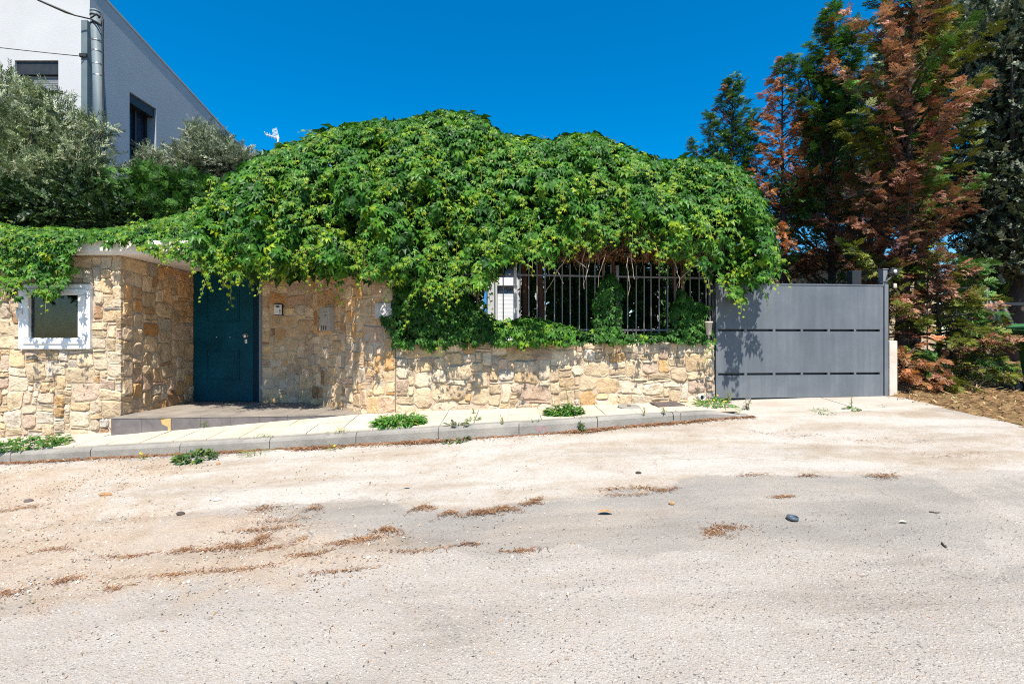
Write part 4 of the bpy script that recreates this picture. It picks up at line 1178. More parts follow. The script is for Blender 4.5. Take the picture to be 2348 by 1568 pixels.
lump = Noise(31, 2, 14, 0.5, 1.6); lump2 = Noise(32, 2, 14, 1.6, 4.0); tint = Noise(33, 2, 12, 0.7, 2.4)
class Sheet:
    """foliage surface given by picture outline (2348 wide) and real depth"""
    def __init__(s, xs, top, bot, Yb, D, amp=0.16, rag=0.0):
        s.xs = np.array(xs, float); s.top = np.array(top, float); s.bot = np.array(bot, float)
        s.Yb = np.array(Yb, float) if hasattr(Yb, '__len__') else np.full(len(xs), float(Yb))
        s.D = np.array(D, float) if hasattr(D, '__len__') else np.full(len(xs), float(D)); s.amp = amp; s.rag = rag
    def pt(s, x, th, off=0.0):
        """x column, th 0..pi/2 (bottom..top)"""
        top = np.interp(x, s.xs, s.top); bot = np.interp(x, s.xs, s.bot); Yb = np.interp(x, s.xs, s.Yb); D = np.interp(x, s.xs, s.D)
        top = top + s.rag * (lump2(x / 48., x * 0) + .6 * lump2(x / 17., x * 0 + 3)); bot = bot + s.rag * 1.4 * lump2(x / 40., x * 0 + 7)
        f = np.sin(np.minimum(th, math.pi / 2)); Y = Yb + D * (1 - np.cos(th))
        y = bot + (top - bot) * f
        bump = s.amp * (lump(x / 150., y / 190.) + .45 * lump2(x / 150., y / 260.)) * (0.35 + .65 * np.cos(np.minimum(th, 1.5)))
        Y = Y - bump + off
        X = (x - CX) / F * Y; Z = CAMZ + (CY - y) / F * Y
        # past the crest the foliage runs back level, then dips
        back = np.maximum(th - math.pi / 2, 0); Z = Z - back * back * 0.8
        return np.stack([X, Y, Z], -1)
    def normal(s, x, th, off=0.0):
        e = 4.0; a = s.pt(x + e, th, off) - s.pt(x - e, th, off); b = s.pt(x, th + .03, off) - s.pt(x, th - .03, off)
        n = nrm(np.cross(a, b)); n[n[:, 1] > 0] *= -1
        return n
    def sample(s, n, th_hi=math.pi / 2, ends=(None, None)):
        """points with roughly even cover"""
        x0 = s.xs[0] if ends[0] is None else ends[0]; x1 = s.xs[-1] if ends[1] is None else ends[1]
        xs = np.linspace(x0, x1, 60); hgt = (np.interp(xs, s.xs, s.bot) - np.interp(xs, s.xs, s.top)) * 1.25 + 40
        cdf = np.cumsum(hgt); cdf /= cdf[-1]
        x = np.interp(rng.random(n), np.concatenate([[0], cdf]), np.concatenate([[x0], xs]))
        return x, rng.random(n) ** 0.85 * th_hi

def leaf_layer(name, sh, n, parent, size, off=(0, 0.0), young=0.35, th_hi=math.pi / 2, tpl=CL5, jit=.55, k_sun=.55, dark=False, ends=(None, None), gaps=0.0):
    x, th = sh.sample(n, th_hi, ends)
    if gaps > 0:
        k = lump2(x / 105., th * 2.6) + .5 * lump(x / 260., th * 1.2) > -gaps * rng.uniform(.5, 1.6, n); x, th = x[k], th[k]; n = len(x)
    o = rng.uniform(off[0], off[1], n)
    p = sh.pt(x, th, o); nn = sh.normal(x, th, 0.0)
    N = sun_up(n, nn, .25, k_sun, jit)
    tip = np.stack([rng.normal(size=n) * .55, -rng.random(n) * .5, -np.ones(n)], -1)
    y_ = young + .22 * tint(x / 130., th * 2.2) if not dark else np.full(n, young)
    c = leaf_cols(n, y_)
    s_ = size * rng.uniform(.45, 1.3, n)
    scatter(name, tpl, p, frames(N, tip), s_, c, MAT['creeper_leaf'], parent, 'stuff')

def strands(sh, n, parent, size, ln=(.25, .75), ends=(None, None), th_hi=1.25, starts=None, per=None, keep=0, spread=1.0):
    """hanging shoots: leaves get smaller and yellower towards the tip. returns arrays of leaf frames"""
    if starts is None:
        x, th = sh.sample(n, th_hi, ends); P0 = sh.pt(x, th, -0.05); N0 = sh.normal(x, th)
    else:
        P0 = np.array(starts); n = len(P0); N0 = np.tile(np.array([[0, -1., .2]]), (n, 1))
    bm = bmesh.new()
    pos, rot, scl, yg = [], [], [], []
    for i in range(n):
        L = rng.uniform(*ln) if per is None else per[i]
        d = nrm(N0[i] * .9 + rng.normal(size=3) * .45 * spread + np.array([0, 0, .15])); p = P0[i].copy(); st = .052
        pts = [p.copy()]
        m = max(4, int(L / st))
        for k in range(m):
            t = k / m
            d = nrm(d + np.array([0, 0, -.30]) + rng.normal(size=3) * .10); p = p + d * st
            pts.append(p.copy())
            if k % 1 == 0:
                side = nrm(np.cross(d, [0, 0, 1.]) + 1e-6) * (1 if k % 2 else -1)
                pos.append(p + side * .02 + np.array([0, -.01, 0])); scl.append(size * (1.05 - .72 * t) * rng.uniform(.8, 1.15)); yg.append(.42 + .66 * t ** 1.5)
                nn = nrm(np.array(SUND) * .8 + N0[i] * .7 + rng.normal(size=3) * .42); tp = nrm(d + side * .8 + rng.normal(size=3) * .2 + np.array([0, 0, -.4]))
                rot.append((nn, tp))
        add_tube(bm, [Vector(q) for q in pts[::2]], [.0038 * (1 - .6 * k / len(pts[::2])) for k in range(len(pts[::2]))], 4, False)
    bm_obj('shoot_stems', bm, MAT['young_stem'], parent)['kind'] = 'stuff'
    pos = np.array(pos); scl = np.array(scl); nn = np.array([r[0] for r in rot]); tp = np.array([r[1] for r in rot])
    R = frames(nn, tp); c = leaf_cols(len(pos), np.array(yg))
    return pos, R, scl, c
mat_paint('young_stem', (0.22, 0.20, 0.05), 0.6, 0, 0.3, 9)

def single_leaves(pos, R, scl, c, parent, mats, tpl=CL5):
    """each leaf an object sharing one mesh per shade"""
    out = []
    V, T = tpl
    for sh_i, colr in enumerate(mats):
        me = bpy.data.meshes.new('leaf')
        me.from_pydata([tuple(v) for v in V], [], [tuple(int(q) for q in t) for t in T])
        ca = me.color_attributes.new('Col', 'FLOAT_COLOR', 'POINT')
        for d in ca.data: d.color = (*colr, 1)
        me.materials.append(MAT['creeper_leaf']); me.shade_flat(); out.append(me)
    cols = np.array(mats)
    for p, r, s_, cc in zip(pos, R, scl, c):
        me = out[int(np.argmin(((cols - cc) ** 2).sum(1)))]
        o = bpy.data.objects.new('leaf', me)
        o.matrix_basis = Matrix.Translation(Vector(p)) @ Matrix(r.tolist()).to_4x4() @ Matrix.Scale(float(s_), 4)
        link(o); attach(o, parent)

# ------------------------------------------------------------------ the creeper
VN = empty('climbing_vine', (0.5, 7.0, 1.5), 'huge green creeper mounded over the railing and porch roof', 'climbing vine')
mx = [455, 480, 510, 560, 600, 650, 690, 750, 800, 860, 930, 970, 1020, 1060, 1105, 1120, 1160, 1200, 1270, 1310, 1350, 1430, 1480, 1520, 1570, 1640, 1690, 1720, 1745, 1762, 1774, 1780]
mt = [505, 478, 425, 384, 360, 344, 328, 306, 292, 282, 280, 268, 256, 264, 274, 294, 314, 321, 326, 314, 311, 336, 360, 374, 368, 376, 391, 424, 464, 515, 565, 600]
mb = [575, 612, 622, 624, 626, 622, 618, 622, 630, 640, 655, 668, 672, 664, 650, 640, 604, 582, 586, 572, 560, 556, 565, 575, 590, 640, 690, 676, 655, 642, 634, 630]
mY = np.interp(mx, [455, 600, 850, 1000, 1200, 1640, 1780], [6.25, 6.22, 6.22, 6.25, 6.35, 6.62, 6.75])
mD = np.interp(mx, [455, 520, 650, 900, 1050, 1300, 1500, 1680, 1745, 1780], [.7, 1.1, 1.6, 1.9, 2.0, 1.8, 1.6, 1.2, .7, .25])
SH = Sheet(mx, mt, mb, mY, mD, 0.27, 5.5)
leaf_layer('foliage', SH, 10500, VN, .130, (-.16, .06), .34, 1.5, CL5, .60, .50, gaps=.12)
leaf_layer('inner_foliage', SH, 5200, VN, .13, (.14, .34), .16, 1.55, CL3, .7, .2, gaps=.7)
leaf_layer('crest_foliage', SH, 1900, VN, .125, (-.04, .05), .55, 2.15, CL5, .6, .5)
leaf_layer('deep_foliage', SH, 5200, VN, .17, (.35, .60), .06, 1.6, CL3, .6, .1, dark=True)  # deep and core leaves coloured darker for the shade inside the mound
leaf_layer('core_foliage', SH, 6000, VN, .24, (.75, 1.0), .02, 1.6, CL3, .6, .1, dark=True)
SH0 = SH
# carpet over the porch slab edge
cx_ = [-90, 0, 60, 120, 165, 190, 240, 300, 350, 400, 450, 490]
SH2 = Sheet(cx_, [505, 508, 520, 518, 522, 526, 524, 518, 506, 495, 480, 455], [618, 600, 606, 604, 552, 550, 553, 560, 576, 592, 606, 618], 6.30, [1.3] * 12, 0.07)
leaf_layer('porch_foliage', SH2, 1500, VN, .092, (-.05, .04), .38, 1.5)
leaf_layer('porch_inner_foliage', SH2, 900, VN, .10, (.08, .2), .2, 1.55, CL3)
SH4 = Sheet([-120, -60, 0, 60, 120, 172], [535, 535, 538, 540, 540, 548], [622, 620, 604, 610, 606, 582], 6.26, .10, .05)
leaf_layer('edge_foliage', SH4, 520, VN, .09, (-.05, .05), .32, 1.5)
SH5 = Sheet([175, 230, 300, 360, 420, 480], [530, 532, 536, 545, 550, 555], [560, 562, 566, 584, 600, 616], 6.24, .10, .05)
leaf_layer('lip_foliage', SH5, 75, VN, .08, (-.05, .03), .5, 1.5)
SH3 = Sheet([10, 40, 70, 110, 140, 165], [560, 556, 556, 556, 558, 565], [660, 690, 655, 690, 672, 618], 6.22, .12, .07)
leaf_layer('hanging_foliage', SH3, 420, VN, .088, (-.06, .06), .36, 1.5)
leaf_layer('hanging_inner_foliage', SH3, 260, VN, .095, (.08, .16), .2, 1.5, CL3)
# shoots
A = [strands(SH, 230, VN, .094, (.30, .80))]
A.append(strands(SH, 130, VN, .085, (.18, .45), th_hi=.22))
A.append(strands(SH2, 46, VN, .075, (.15, .38), th_hi=.9))
def st_at(lst): return [P(x, y, Y)[:] for x, y, Y in lst], None
named = [(1112, 655, 6.4, .5), (1100, 690, 6.42, .35), (1126, 640, 6.4, .3), (1140, 735, 6.45, .12), (1160, 728, 6.45, .14), (1118, 720, 6.45, .16), (1180, 575, 6.35, .4), (1168, 590, 6.35, .3), (540, 622, 6.15, .34), (552, 628, 6.18, .28), (780, 622, 6.15, .24), (1022, 660, 6.15, .42), (1052, 650, 6.18, .50), (1095, 640, 6.2, .35), (1130, 560, 6.25, .55),
         (1008, 775, 6.36, .36), (1205, 780, 6.42, .26), (1182, 590, 6.3, .22), (1310, 555, 6.4, .35), (1335, 560, 6.4, .45), (1440, 560, 6.45, .35), (1475, 770, 6.7, .18), (1680, 680, 6.55, .50), (1668, 676, 6.55, .32),
         (1765, 580, 6.7, .36), (1772, 600, 6.72, .30), (1742, 640, 6.66, .2), (1632, 780, 6.9, .42),
         (148, 655, 6.15, .55), (60, 640, 6.15, .42), (45, 640, 6.13, .52), (30, 610, 6.15, .65), (20, 650, 6.15, .6), (105, 665, 6.15, .3), (10, 565, 6.15, .30), (345, 560, 6.2, .22), (390, 590, 6.2, .18), (415, 600, 6.2, .16)]
A.append(strands(SH, 0, VN, .074, starts=[P(a, b, c)[:] for a, b, c, d in named], per=[d for *_, d in named], spread=.4))
# upright tendrils on the crest
pos, R, scl, c = [np.concatenate([a[k] for a in A]) for k in range(4)]
order = np.argsort(-(scl / pos[:, 1]) + rng.random(len(scl)) * .004)
near = order[:300]; rest = order[300:]
shades = [tuple(q) for q in (MIDG * .8, MIDG, MIDG * .5 + YOUNG * .5, YOUNG * .8, YOUNG, GOLD)]
single_leaves(pos[near], R[near], scl[near], c[near], VN, shades)
scatter('shoot_foliage', CL5, pos[rest], R[rest], scl[rest], c[rest], MAT['creeper_leaf'], VN, 'stuff')
bm = bmesh.new()
for i in range(46):
    x = rng.uniform(640, 1560); p = SH.pt(np.array([x]), np.array([rng.uniform(1.25, 1.6)]), 0.0)[0]; pts = [p]
    d = nrm(np.array([rng.normal() * .8, rng.normal() * .3, .8]))
    for k in range(5):
        d = nrm(d + rng.normal(size=3) * .35 + np.array([.0, 0, -.12])); p = p + d * .035; pts.append(p)
    add_tube(bm, [Vector(q) for q in pts], [.003, .003, .0025, .002, .0018, .0012], 4, False)
bm_obj('tendrils', bm, MAT['young_stem'], VN)['kind'] = 'stuff'
# woody stems and dead brown tangle under the mound
for (x0, x1, r0) in ((1205, 1190, .05), (1232, 1250, .06), (1000, 990, .045), (1420, 1400, .04), (1560, 1540, .04)):
    pts = [P(x0, 800, 7.3)] + [P(x0 + (x1 - x0) * t + 6 * math.sin(t * 7 + x0), 800 - 330 * t, 7.3 + .15 * math.sin(t * 5)) for t in (.25, .5, .75, 1)]
    tube('trunk', pts, [r0, r0 * .95, r0 * .85, r0 * .8, r0 * .6], MAT['red_bark'], VN, 8)
bm = bmesh.new()
for i in range(520):
    x = rng.choice([rng.normal(1340, 45), rng.normal(1520, 60), rng.uniform(1180, 1640)], p=[.3, .45, .25])
    p = np.array(P(x, rng.uniform(520, 585), rng.uniform(6.55, 7.2))[:]); d = nrm(np.array([rng.normal() * .8, rng.normal() * .6, -.5])); pts = [p]
    for k in range(5):
        d = nrm(d + rng.normal(size=3) * .4 + np.array([0, 0, -.22])); p = p + d * rng.uniform(.03, .075); pts.append(p)
    add_tube(bm, [Vector(q) for q in pts], [.004, .0035, .003, .003, .0025, .0015], 3, False)
bm_obj('dead_tangle', bm, MAT['vine_stem'], VN)['kind'] = 'stuff'
bm = bmesh.new()
mat_paint('pale_root', (0.36, 0.27, 0.20), .8, 0, .2, 9)
for x in (1262, 1272, 1300, 1318, 1344, 1350, 1388, 1440, 1448, 1540, 1585, 1215):
    p = np.array(P(x, rng.uniform(560, 590), 6.6)[:]); pts = [p]; d = np.array([0, 0, -1.])
    for k in range(int(rng.integers(5, 10))):
        d = nrm(d + rng.normal(size=3) * .28 + np.array([0, 0, -.25])); p = p + d * .07; pts.append(p)
    add_tube(bm, [Vector(q) for q in pts], list(np.linspace(.007, .003, len(pts))), 5, False)
bm_obj('hanging_roots', bm, MAT['pale_root'], VN)['kind'] = 'stuff'
nn = 2600
x = np.where(rng.random(nn) < .55, rng.normal(1530, 50, nn), rng.normal(1350, 50, nn)); q = np.array([P(a, b, c)[:] for a, b, c in zip(x, rng.uniform(530, 600, nn), rng.uniform(6.75, 7.4, nn))])
scatter('dead_foliage', CL3, q, frames(rng.normal(size=(nn, 3)) + np.array(SUND), rng.normal(size=(nn, 3)) - np.array([0, 0, .8])), rng.uniform(.03, .06, nn),
        np.array([.17, .075, .03]) * rng.uniform(.5, 1.4, (nn, 1)), MAT['dry_litter'], VN, 'stuff')

# ------------------------------------------------------------------ ivy on the railing and along the wall top
IV = empty('ivy', (-.8, 6.7, 1.5), 'dense dark ivy covering the left end of the railing beside the stone pier', 'ivy')
s1_ = Sheet([882, 905, 950, 1000, 1040, 1080, 1120, 1150], [700, 640, 640, 640, 645, 690, 725, 740], [752, 796, 800, 805, 792, 790, 788, 788], [6.5, 6.42, 6.42, 6.45, 6.46, 6.5, 6.52, 6.55], .25, .06)
leaf_layer('foliage', s1_, 1500, IV, .088, (-.05, .10), .14, 1.5, CL5, .5, .3, dark=True)
leaf_layer('inner_foliage', s1_, 1200, IV, .10, (.12, .36), .08, 1.5, CL3, .5, .2, dark=True)
bm = bmesh.new()
for x in (900, 930, 970, 1010, 1050, 1100):
    add_tube(bm, [P(x, 795, 6.72), P(x + 8, 740, 6.70), P(x - 5, 690, 6.72), P(x + 6, 630, 6.75)], [.014, .012, .01, .008], 5)
bm_obj('stems', bm, MAT['vine_stem'], IV)['kind'] = 'stuff'
TB = empty('creeper_runner', (0.6, 6.75, 1.5), 'leafy creeper runner spilling over the top of the low stone wall', 'creeper')
s2_ = Sheet([1085, 1130, 1165, 1200, 1240, 1280, 1320, 1370, 1440, 1520, 1580, 1632], [742, 748, 738, 728, 730, 742, 752, 762, 766, 762, 752, 742], [788, 787, 790, 796, 790, 787, 788, 786, 786, 785, 785, 786],
            np.interp([1085, 1130, 1165, 1200, 1240, 1280, 1320, 1370, 1440, 1520, 1580, 1632], [1085, 1632], [6.46, 6.98]), .28, .05)
leaf_layer('foliage', s2_, 520, TB, .092, (-.04, .04), .40, 1.5, CL5, .5, .5, ends=(1140, 1320))
leaf_layer('foliage', s2_, 360, TB, .078, (-.02, .06), .18, 1.5, CL5, .5, .4, dark=True)
leaf_layer('inner_foliage', s2_, 430, TB, .09, (.08, .25), .12, 1.5, CL3, dark=True)
for nm, lab, xs, tp_, bt_, yb, n_ in (('ivy', 'ivy clump climbing the middle post of the railing', [1362, 1380, 1400, 1424], [690, 640, 625, 660], [780, 784, 784, 780], 6.85, 420),
                                      ('ivy', 'ivy clump at the right end of the railing beside the gate', [1538, 1560, 1590, 1622], [720, 660, 690, 700], [782, 784, 784, 782], 7.0, 380)):
    e = empty(nm, P(xs[1], 784, yb), lab, 'ivy')
    s_ = Sheet(xs, tp_, bt_, yb, .2, .04)
    leaf_layer('foliage', s_, n_, e, .08, (-.03, .1), .2, 1.5, CL5, .5, .4, dark=True)
    tube('stem', [P(xs[1], 800, yb + .12), P(xs[1] + 6, 720, yb + .14), P(xs[1] + 2, 600, yb + .16)], [.02, .018, .014], MAT['vine_stem'], e)
# shrubs added to blacken the garden view behind the railing
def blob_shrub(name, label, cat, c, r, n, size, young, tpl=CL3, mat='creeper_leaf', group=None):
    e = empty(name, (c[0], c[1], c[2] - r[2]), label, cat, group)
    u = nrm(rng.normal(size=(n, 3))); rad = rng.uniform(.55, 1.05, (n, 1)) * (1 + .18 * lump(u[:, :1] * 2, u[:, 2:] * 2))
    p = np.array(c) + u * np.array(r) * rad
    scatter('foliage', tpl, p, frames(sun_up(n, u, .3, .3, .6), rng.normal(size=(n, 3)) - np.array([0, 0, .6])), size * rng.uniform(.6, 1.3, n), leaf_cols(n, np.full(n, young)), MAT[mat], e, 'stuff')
    bm = bmesh.new()
    for k in range(5):
        a = rng.uniform(0, 6.28); add_tube(bm, [Vector((c[0], c[1], c[2] - r[2])), Vector((c[0] + .3 * r[0] * math.cos(a), c[1] + .3 * r[1] * math.sin(a), c[2] - .2 * r[2])), Vector((c[0] + .7 * r[0] * math.cos(a), c[1] + .7 * r[1] * math.sin(a), c[2] + .4 * r[2]))], [.03, .02, .01], 5)
    bm_obj('branches', bm, MAT['bark'], e)['kind'] = 'stuff'
    return e
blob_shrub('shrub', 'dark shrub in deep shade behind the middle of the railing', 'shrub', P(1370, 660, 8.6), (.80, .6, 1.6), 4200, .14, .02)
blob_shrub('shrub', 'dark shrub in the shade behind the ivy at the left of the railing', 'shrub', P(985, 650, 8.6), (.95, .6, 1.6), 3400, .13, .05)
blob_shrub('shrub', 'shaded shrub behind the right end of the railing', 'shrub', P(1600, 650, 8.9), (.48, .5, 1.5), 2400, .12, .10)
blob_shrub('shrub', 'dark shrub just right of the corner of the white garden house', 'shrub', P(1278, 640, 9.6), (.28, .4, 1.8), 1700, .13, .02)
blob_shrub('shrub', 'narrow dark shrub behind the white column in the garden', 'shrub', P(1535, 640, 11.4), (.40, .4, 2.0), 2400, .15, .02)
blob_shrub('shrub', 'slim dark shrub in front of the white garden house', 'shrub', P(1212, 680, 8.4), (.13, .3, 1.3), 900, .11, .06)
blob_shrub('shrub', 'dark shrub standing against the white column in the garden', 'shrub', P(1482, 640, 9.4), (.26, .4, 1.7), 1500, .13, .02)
# ------------------------------------------------------------------ conifers
def spray(seed, nside=5, sub=2, droop=.18):
    """flat feathery cypress spray, length 1 along y"""
    r = random.Random(seed); V, T = [], []
    def blade(a, d, L, w, up):
        a = np.array(a); d = np.array(d) / np.linalg.norm(d); p = np.cross(d, up); p /= np.linalg.norm(p); b = len(V)
        V.extend([a + p * w, a + d * L, a - p * w]); T.append((b, b + 1, b + 2))
    def kite(a, d, L, w, up):
        a = np.array(a); d = np.array(d) / np.linalg.norm(d); p = np.cross(d, up); p /= np.linalg.norm(p)
        b = len(V)
        V.extend([a, a + d * L * .45 + p * w, a + d * L, a + d * L * .45 - p * w]); T.extend([(b, b + 1, b + 2), (b, b + 2, b + 3)])
    up = np.array([0, 0, 1.0])
    kite((0, 0, 0), (0, 1, -droop), 1.0, .030, up)
    for i in range(nside):
        t = .12 + .80 * i / nside
        for s in (-1, 1):
            L = (.46 * (1 - t) + .12) * r.uniform(.8, 1.15); a = math.radians(r.uniform(34, 52)); base = np.array([0, t, -droop * t * t])
            d = np.array([s * math.sin(a), math.cos(a), r.uniform(-.25, .15)])
            kite(base, d, L, .042, up)
            for k in range(sub):
                q = .30 + .38 * k
                for s2 in (-1, 1):
                    a2 = a * s + s2 * math.radians(r.uniform(28, 42))
                    blade(base + d * L * q, (math.sin(a2), math.cos(a2), d[2] + r.uniform(-.25, .25)), L * .55 * (1 - q * .5), .036, np.array([r.uniform(-.5, .5), 0, 1]))
    return np.array(V), np.array(T)
SPR = [spray(1), spray(2), spray(3, 6, 1)]
GREEN_C = np.array([0.062, 0.145, 0.028]); OLIVE_C = np.array([0.115, 0.130, 0.018]); BROWN_C = np.array([0.37, 0.195, 0.125]); DKBR_C = np.array([0.16, 0.070, 0.045]); RUST_C = np.array([0.37, 0.165, 0.070]); LIME_C = np.array([.15, .18, .028])

def conifer(name, label, base, top, R, n_br, colfn, profile=None, lean=(0, 0), rise=(25, 55), h0=.12, spl=.30, dens=1.0, trunk_r=.09, leaders=(), group=None, droop=-.05, seed=0):
    """base, top: z; colfn(h, az, rnd) -> colour"""
    r = np.random.default_rng(seed + 100)
    e = empty(name, base, label, 'tree', group)
    B = np.array(base, float); H = top - B[2]
    prof = profile or (lambda h: (1 - h) ** .8 * (.35 + .65 * min(1, h * 4)) + .05)
    bmt, bmb = bmesh.new(), bmesh.new()
    stems = [(B, B + np.array([lean[0], lean[1], H]), 1.0, R, n_br)]
    for (hs, dx, dy, hh, rr, nb_) in leaders:
        s0_ = B + np.array([lean[0], lean[1], H]) * hs; stems.append((s0_, np.array([B[0] + dx, B[1] + dy, B[2] + hh * H]), .55, rr, nb_))
    pos, nn, tp, sc, cc = [], [], [], [], []
    for si, (a, b, tk, RR_, nb_) in enumerate(stems):
        d = b - a; L = np.linalg.norm(d)
        pts = [a + d * t + np.array([.05 * math.sin(t * 6 + si), .04 * math.cos(t * 5), 0]) * (t * (1 - t) * 3) for t in np.linspace(0, 1, 9)]
        add_tube(bmt, [Vector(q) for q in pts], [max(.008, trunk_r * tk * (1 - .93 * t)) for t in np.linspace(0, 1, 9)], 8)
        for k in range(nb_):
            h = h0 * (si == 0) + (1 - h0 * (si == 0)) * (k + r.random()) / nb_
            az = k * 2.39996 + r.normal() * .4
            bl = RR_ * prof(h) * r.uniform(.6, 1.4)
            el_ = math.radians(r.uniform(*rise) + 6 * h)
            p = a + d * h; out = np.array([math.cos(az), math.sin(az), 0.]); dd = out * math.cos(el_) + np.array([0, 0, math.sin(el_)])
            c0 = np.array(colfn(h, az, r)); m = max(3, int(bl / .085)); bp = [p.copy()]
            for q in range(m):
                t = (q + 1) / m
                dd = nrm(dd + np.array([0, 0, droop + .03 * r.normal()]) + r.normal(size=3) * .05); p = p + dd * bl / m; bp.append(p.copy())
                if t < .14: continue
                ns = max(1, int(round(dens * (1.8 + 1.8 * t))))
                for z_ in range(ns + 2 * (q == m - 1)):
                    side = nrm(np.cross(dd, [0, 0, 1.]) + r.normal(size=3) * .55) * (1 if r.random() < .5 else -1)
                    dirv = nrm(dd * r.uniform(.5, 1.3) + side * r.uniform(.2, .9) + np.array([0, 0, r.uniform(-.25, .35)]))
                    if q == m - 1: dirv = nrm(dd + r.normal(size=3) * .25)
                    pos.append(p + r.normal(size=3) * .03); tp.append(dirv); nn.append(nrm(np.array([0, 0, 1.]) + np.array(SUND) * .5 + r.normal(size=3) * .6))
                    sc.append(spl * r.uniform(.45, .95)); cc.append(c0 * r.uniform(.7, 1.3) * (1 + .15 * r.normal(size=3) * .5))
            add_tube(bmb, [Vector(q) for q in bp[::2]] if len(bp) > 4 else [Vector(q) for q in bp], list(np.linspace(max(.006, .012 + .010 * bl), .004, len(bp[::2]) if len(bp) > 4 else len(bp))), 4, False)
    bm_obj('trunk', bmt, MAT['bark'], e, True); bm_obj('branches', bmb, MAT['bark'], e)['kind'] = 'stuff'
    pos, nn, tp, sc, cc = map(np.array, (pos, nn, tp, sc, cc)); cc = np.clip(cc, .004, 1)
    w_ = r.integers(0, 3, len(pos))
    for i in range(3):
        m = w_ == i
        if m.any(): scatter('crown', SPR[i], pos[m], frames(nn[m], tp[m]), sc[m], cc[m], MAT['cypress_leaf'], e, 'stuff')
    return len(pos)

def cf_green(h, az, r): return GREEN_C * .9 if r.random() < .9 else DKBR_C
def cf_brown(h, az, r): return (RUST_C if h > .30 else DKBR_C) if r.random() < .82 else GREEN_C
def cf_mix(h, az, r):
    if h < .3: return DKBR_C if r.random() < .45 else GREEN_C * .8
    return GREEN_C if r.random() < .90 else RUST_C * .8
def cf_big(h, az, r):
    q = r.random()
    if h < .32: return DKBR_C if q < .6 else (BROWN_C if q < .8 else OLIVE_C)
    if math.cos(az) > .25: return OLIVE_C if q < .5 else (GREEN_C if q < .74 else (BROWN_C if q < .93 else DKBR_C))
    return BROWN_C if q < .42 else (OLIVE_C if q < .66 else (GREEN_C if q < .9 else DKBR_C))
GRP = 'conifers behind the sliding gate'
def wp(px, py, Y): return P(px, py, Y)
nsp = []
b = wp(1680, 0, 12.3)
nsp.append(conifer('conifer', 'small dark green conifer with three pointed tips rising above the vine', (b.x, 12.3, .7), wp(0, 178, 12.3).z, 1.75, 100, cf_green, h0=.35, profile=lambda h: (1 - h) ** .7, spl=.26, leaders=((.50, -.60, 0, .875, .75, 36), (.52, .58, .1, .89, .7, 34), (.45, -1.05, 0, .79, .7, 30)), group=GRP, rise=(25, 52), droop=.07, seed=1))
b = wp(1795, 0, 11.2)
nsp.append(conifer('conifer', 'withered orange brown conifer between the two green ones', (b.x, 11.2, .7), wp(0, 135, 11.2).z, 1.7, 95, cf_brown, h0=.25, profile=lambda h: (1 - h) ** .8, spl=.27, group=GRP, rise=(15, 45), droop=-.02, seed=2))
b = wp(1905, 0, 10.8)
nsp.append(conifer('conifer', 'tall dark green conifer with brown lower branches behind the gate', (b.x, 10.8, .7), wp(0, 20, 10.8).z, 2.0, 130, cf_mix, h0=.20, profile=lambda h: (1 - h) ** .7 * (.6 + .4 * min(1, h * 2.5)), spl=.29, leaders=((.66, .60, 0, .965, .75, 30), (.6, -.70, 0, .87, .75, 28), (.6, .95, 0, .84, .7, 24)), group=GRP, rise=(20, 48), droop=.06, trunk_r=.10, seed=3))
b = wp(2062, 0, 8.6)
nsp.append(conifer('conifer', 'largest half withered brown and olive conifer right of the gate', (b.x, 8.6, .65), wp(0, -150, 9.2).z, 1.75, 150, cf_big, h0=.15, spl=.30, lean=(.55, .3), group=GRP, rise=(22, 58), droop=.03, trunk_r=.11,
                   profile=lambda h: (1 - h) ** .55 * (.45 + .55 * min(1, h * 3)) + .05, leaders=((.30, 1.25, .5, .85, .95, 40), (.12, .35, .1, .62, .6, 24)), seed=4))
def cf_low(h, az, r):
    q = r.random(); return OLIVE_C if q < .34 else (GREEN_C * 1.1 if q < .62 else (BROWN_C if q < .86 else LIME_C))
b = wp(2150, 0, 8.4)
nsp.append(conifer('conifer', 'short bushy brown and green conifer beside the white stub wall', (b.x, 8.4, .65), wp(0, 585, 8.4).z, 1.1, 85, cf_low, h0=.02, spl=.26, group=GRP, rise=(-8, 28), droop=-.03, trunk_r=.05, dens=1.1, profile=lambda h: (1 - h) ** .6 * .95 + .12, seed=5))
b = wp(2255, 0, 8.7)
nsp.append(conifer('conifer', 'low green conifer bush behind the wheeled bin', (b.x, 8.7, .65), wp(0, 735, 8.7).z, .62, 42, lambda h, az, r: (OLIVE_C if r.random() < .5 else GREEN_C * 1.2) if r.random() < .75 else DKBR_C * 1.3, h0=.02, spl=.22, group=GRP, rise=(-5, 30), trunk_r=.04, profile=lambda h: (1 - h) ** .6 + .12, seed=6))
b = wp(2085, 0, 7.75)
nsp.append(conifer('conifer', 'withered orange branches drooping at the foot of the stub wall', (b.x, 7.85, .62), wp(0, 815, 7.75).z, .48, 22, lambda h, az, r: RUST_C * r.uniform(.8, 1.2), h0=.02, spl=.22, group=GRP, rise=(0, 35), droop=-.09, trunk_r=.03, profile=lambda h: 1.0, seed=7))
print('sprays', nsp)

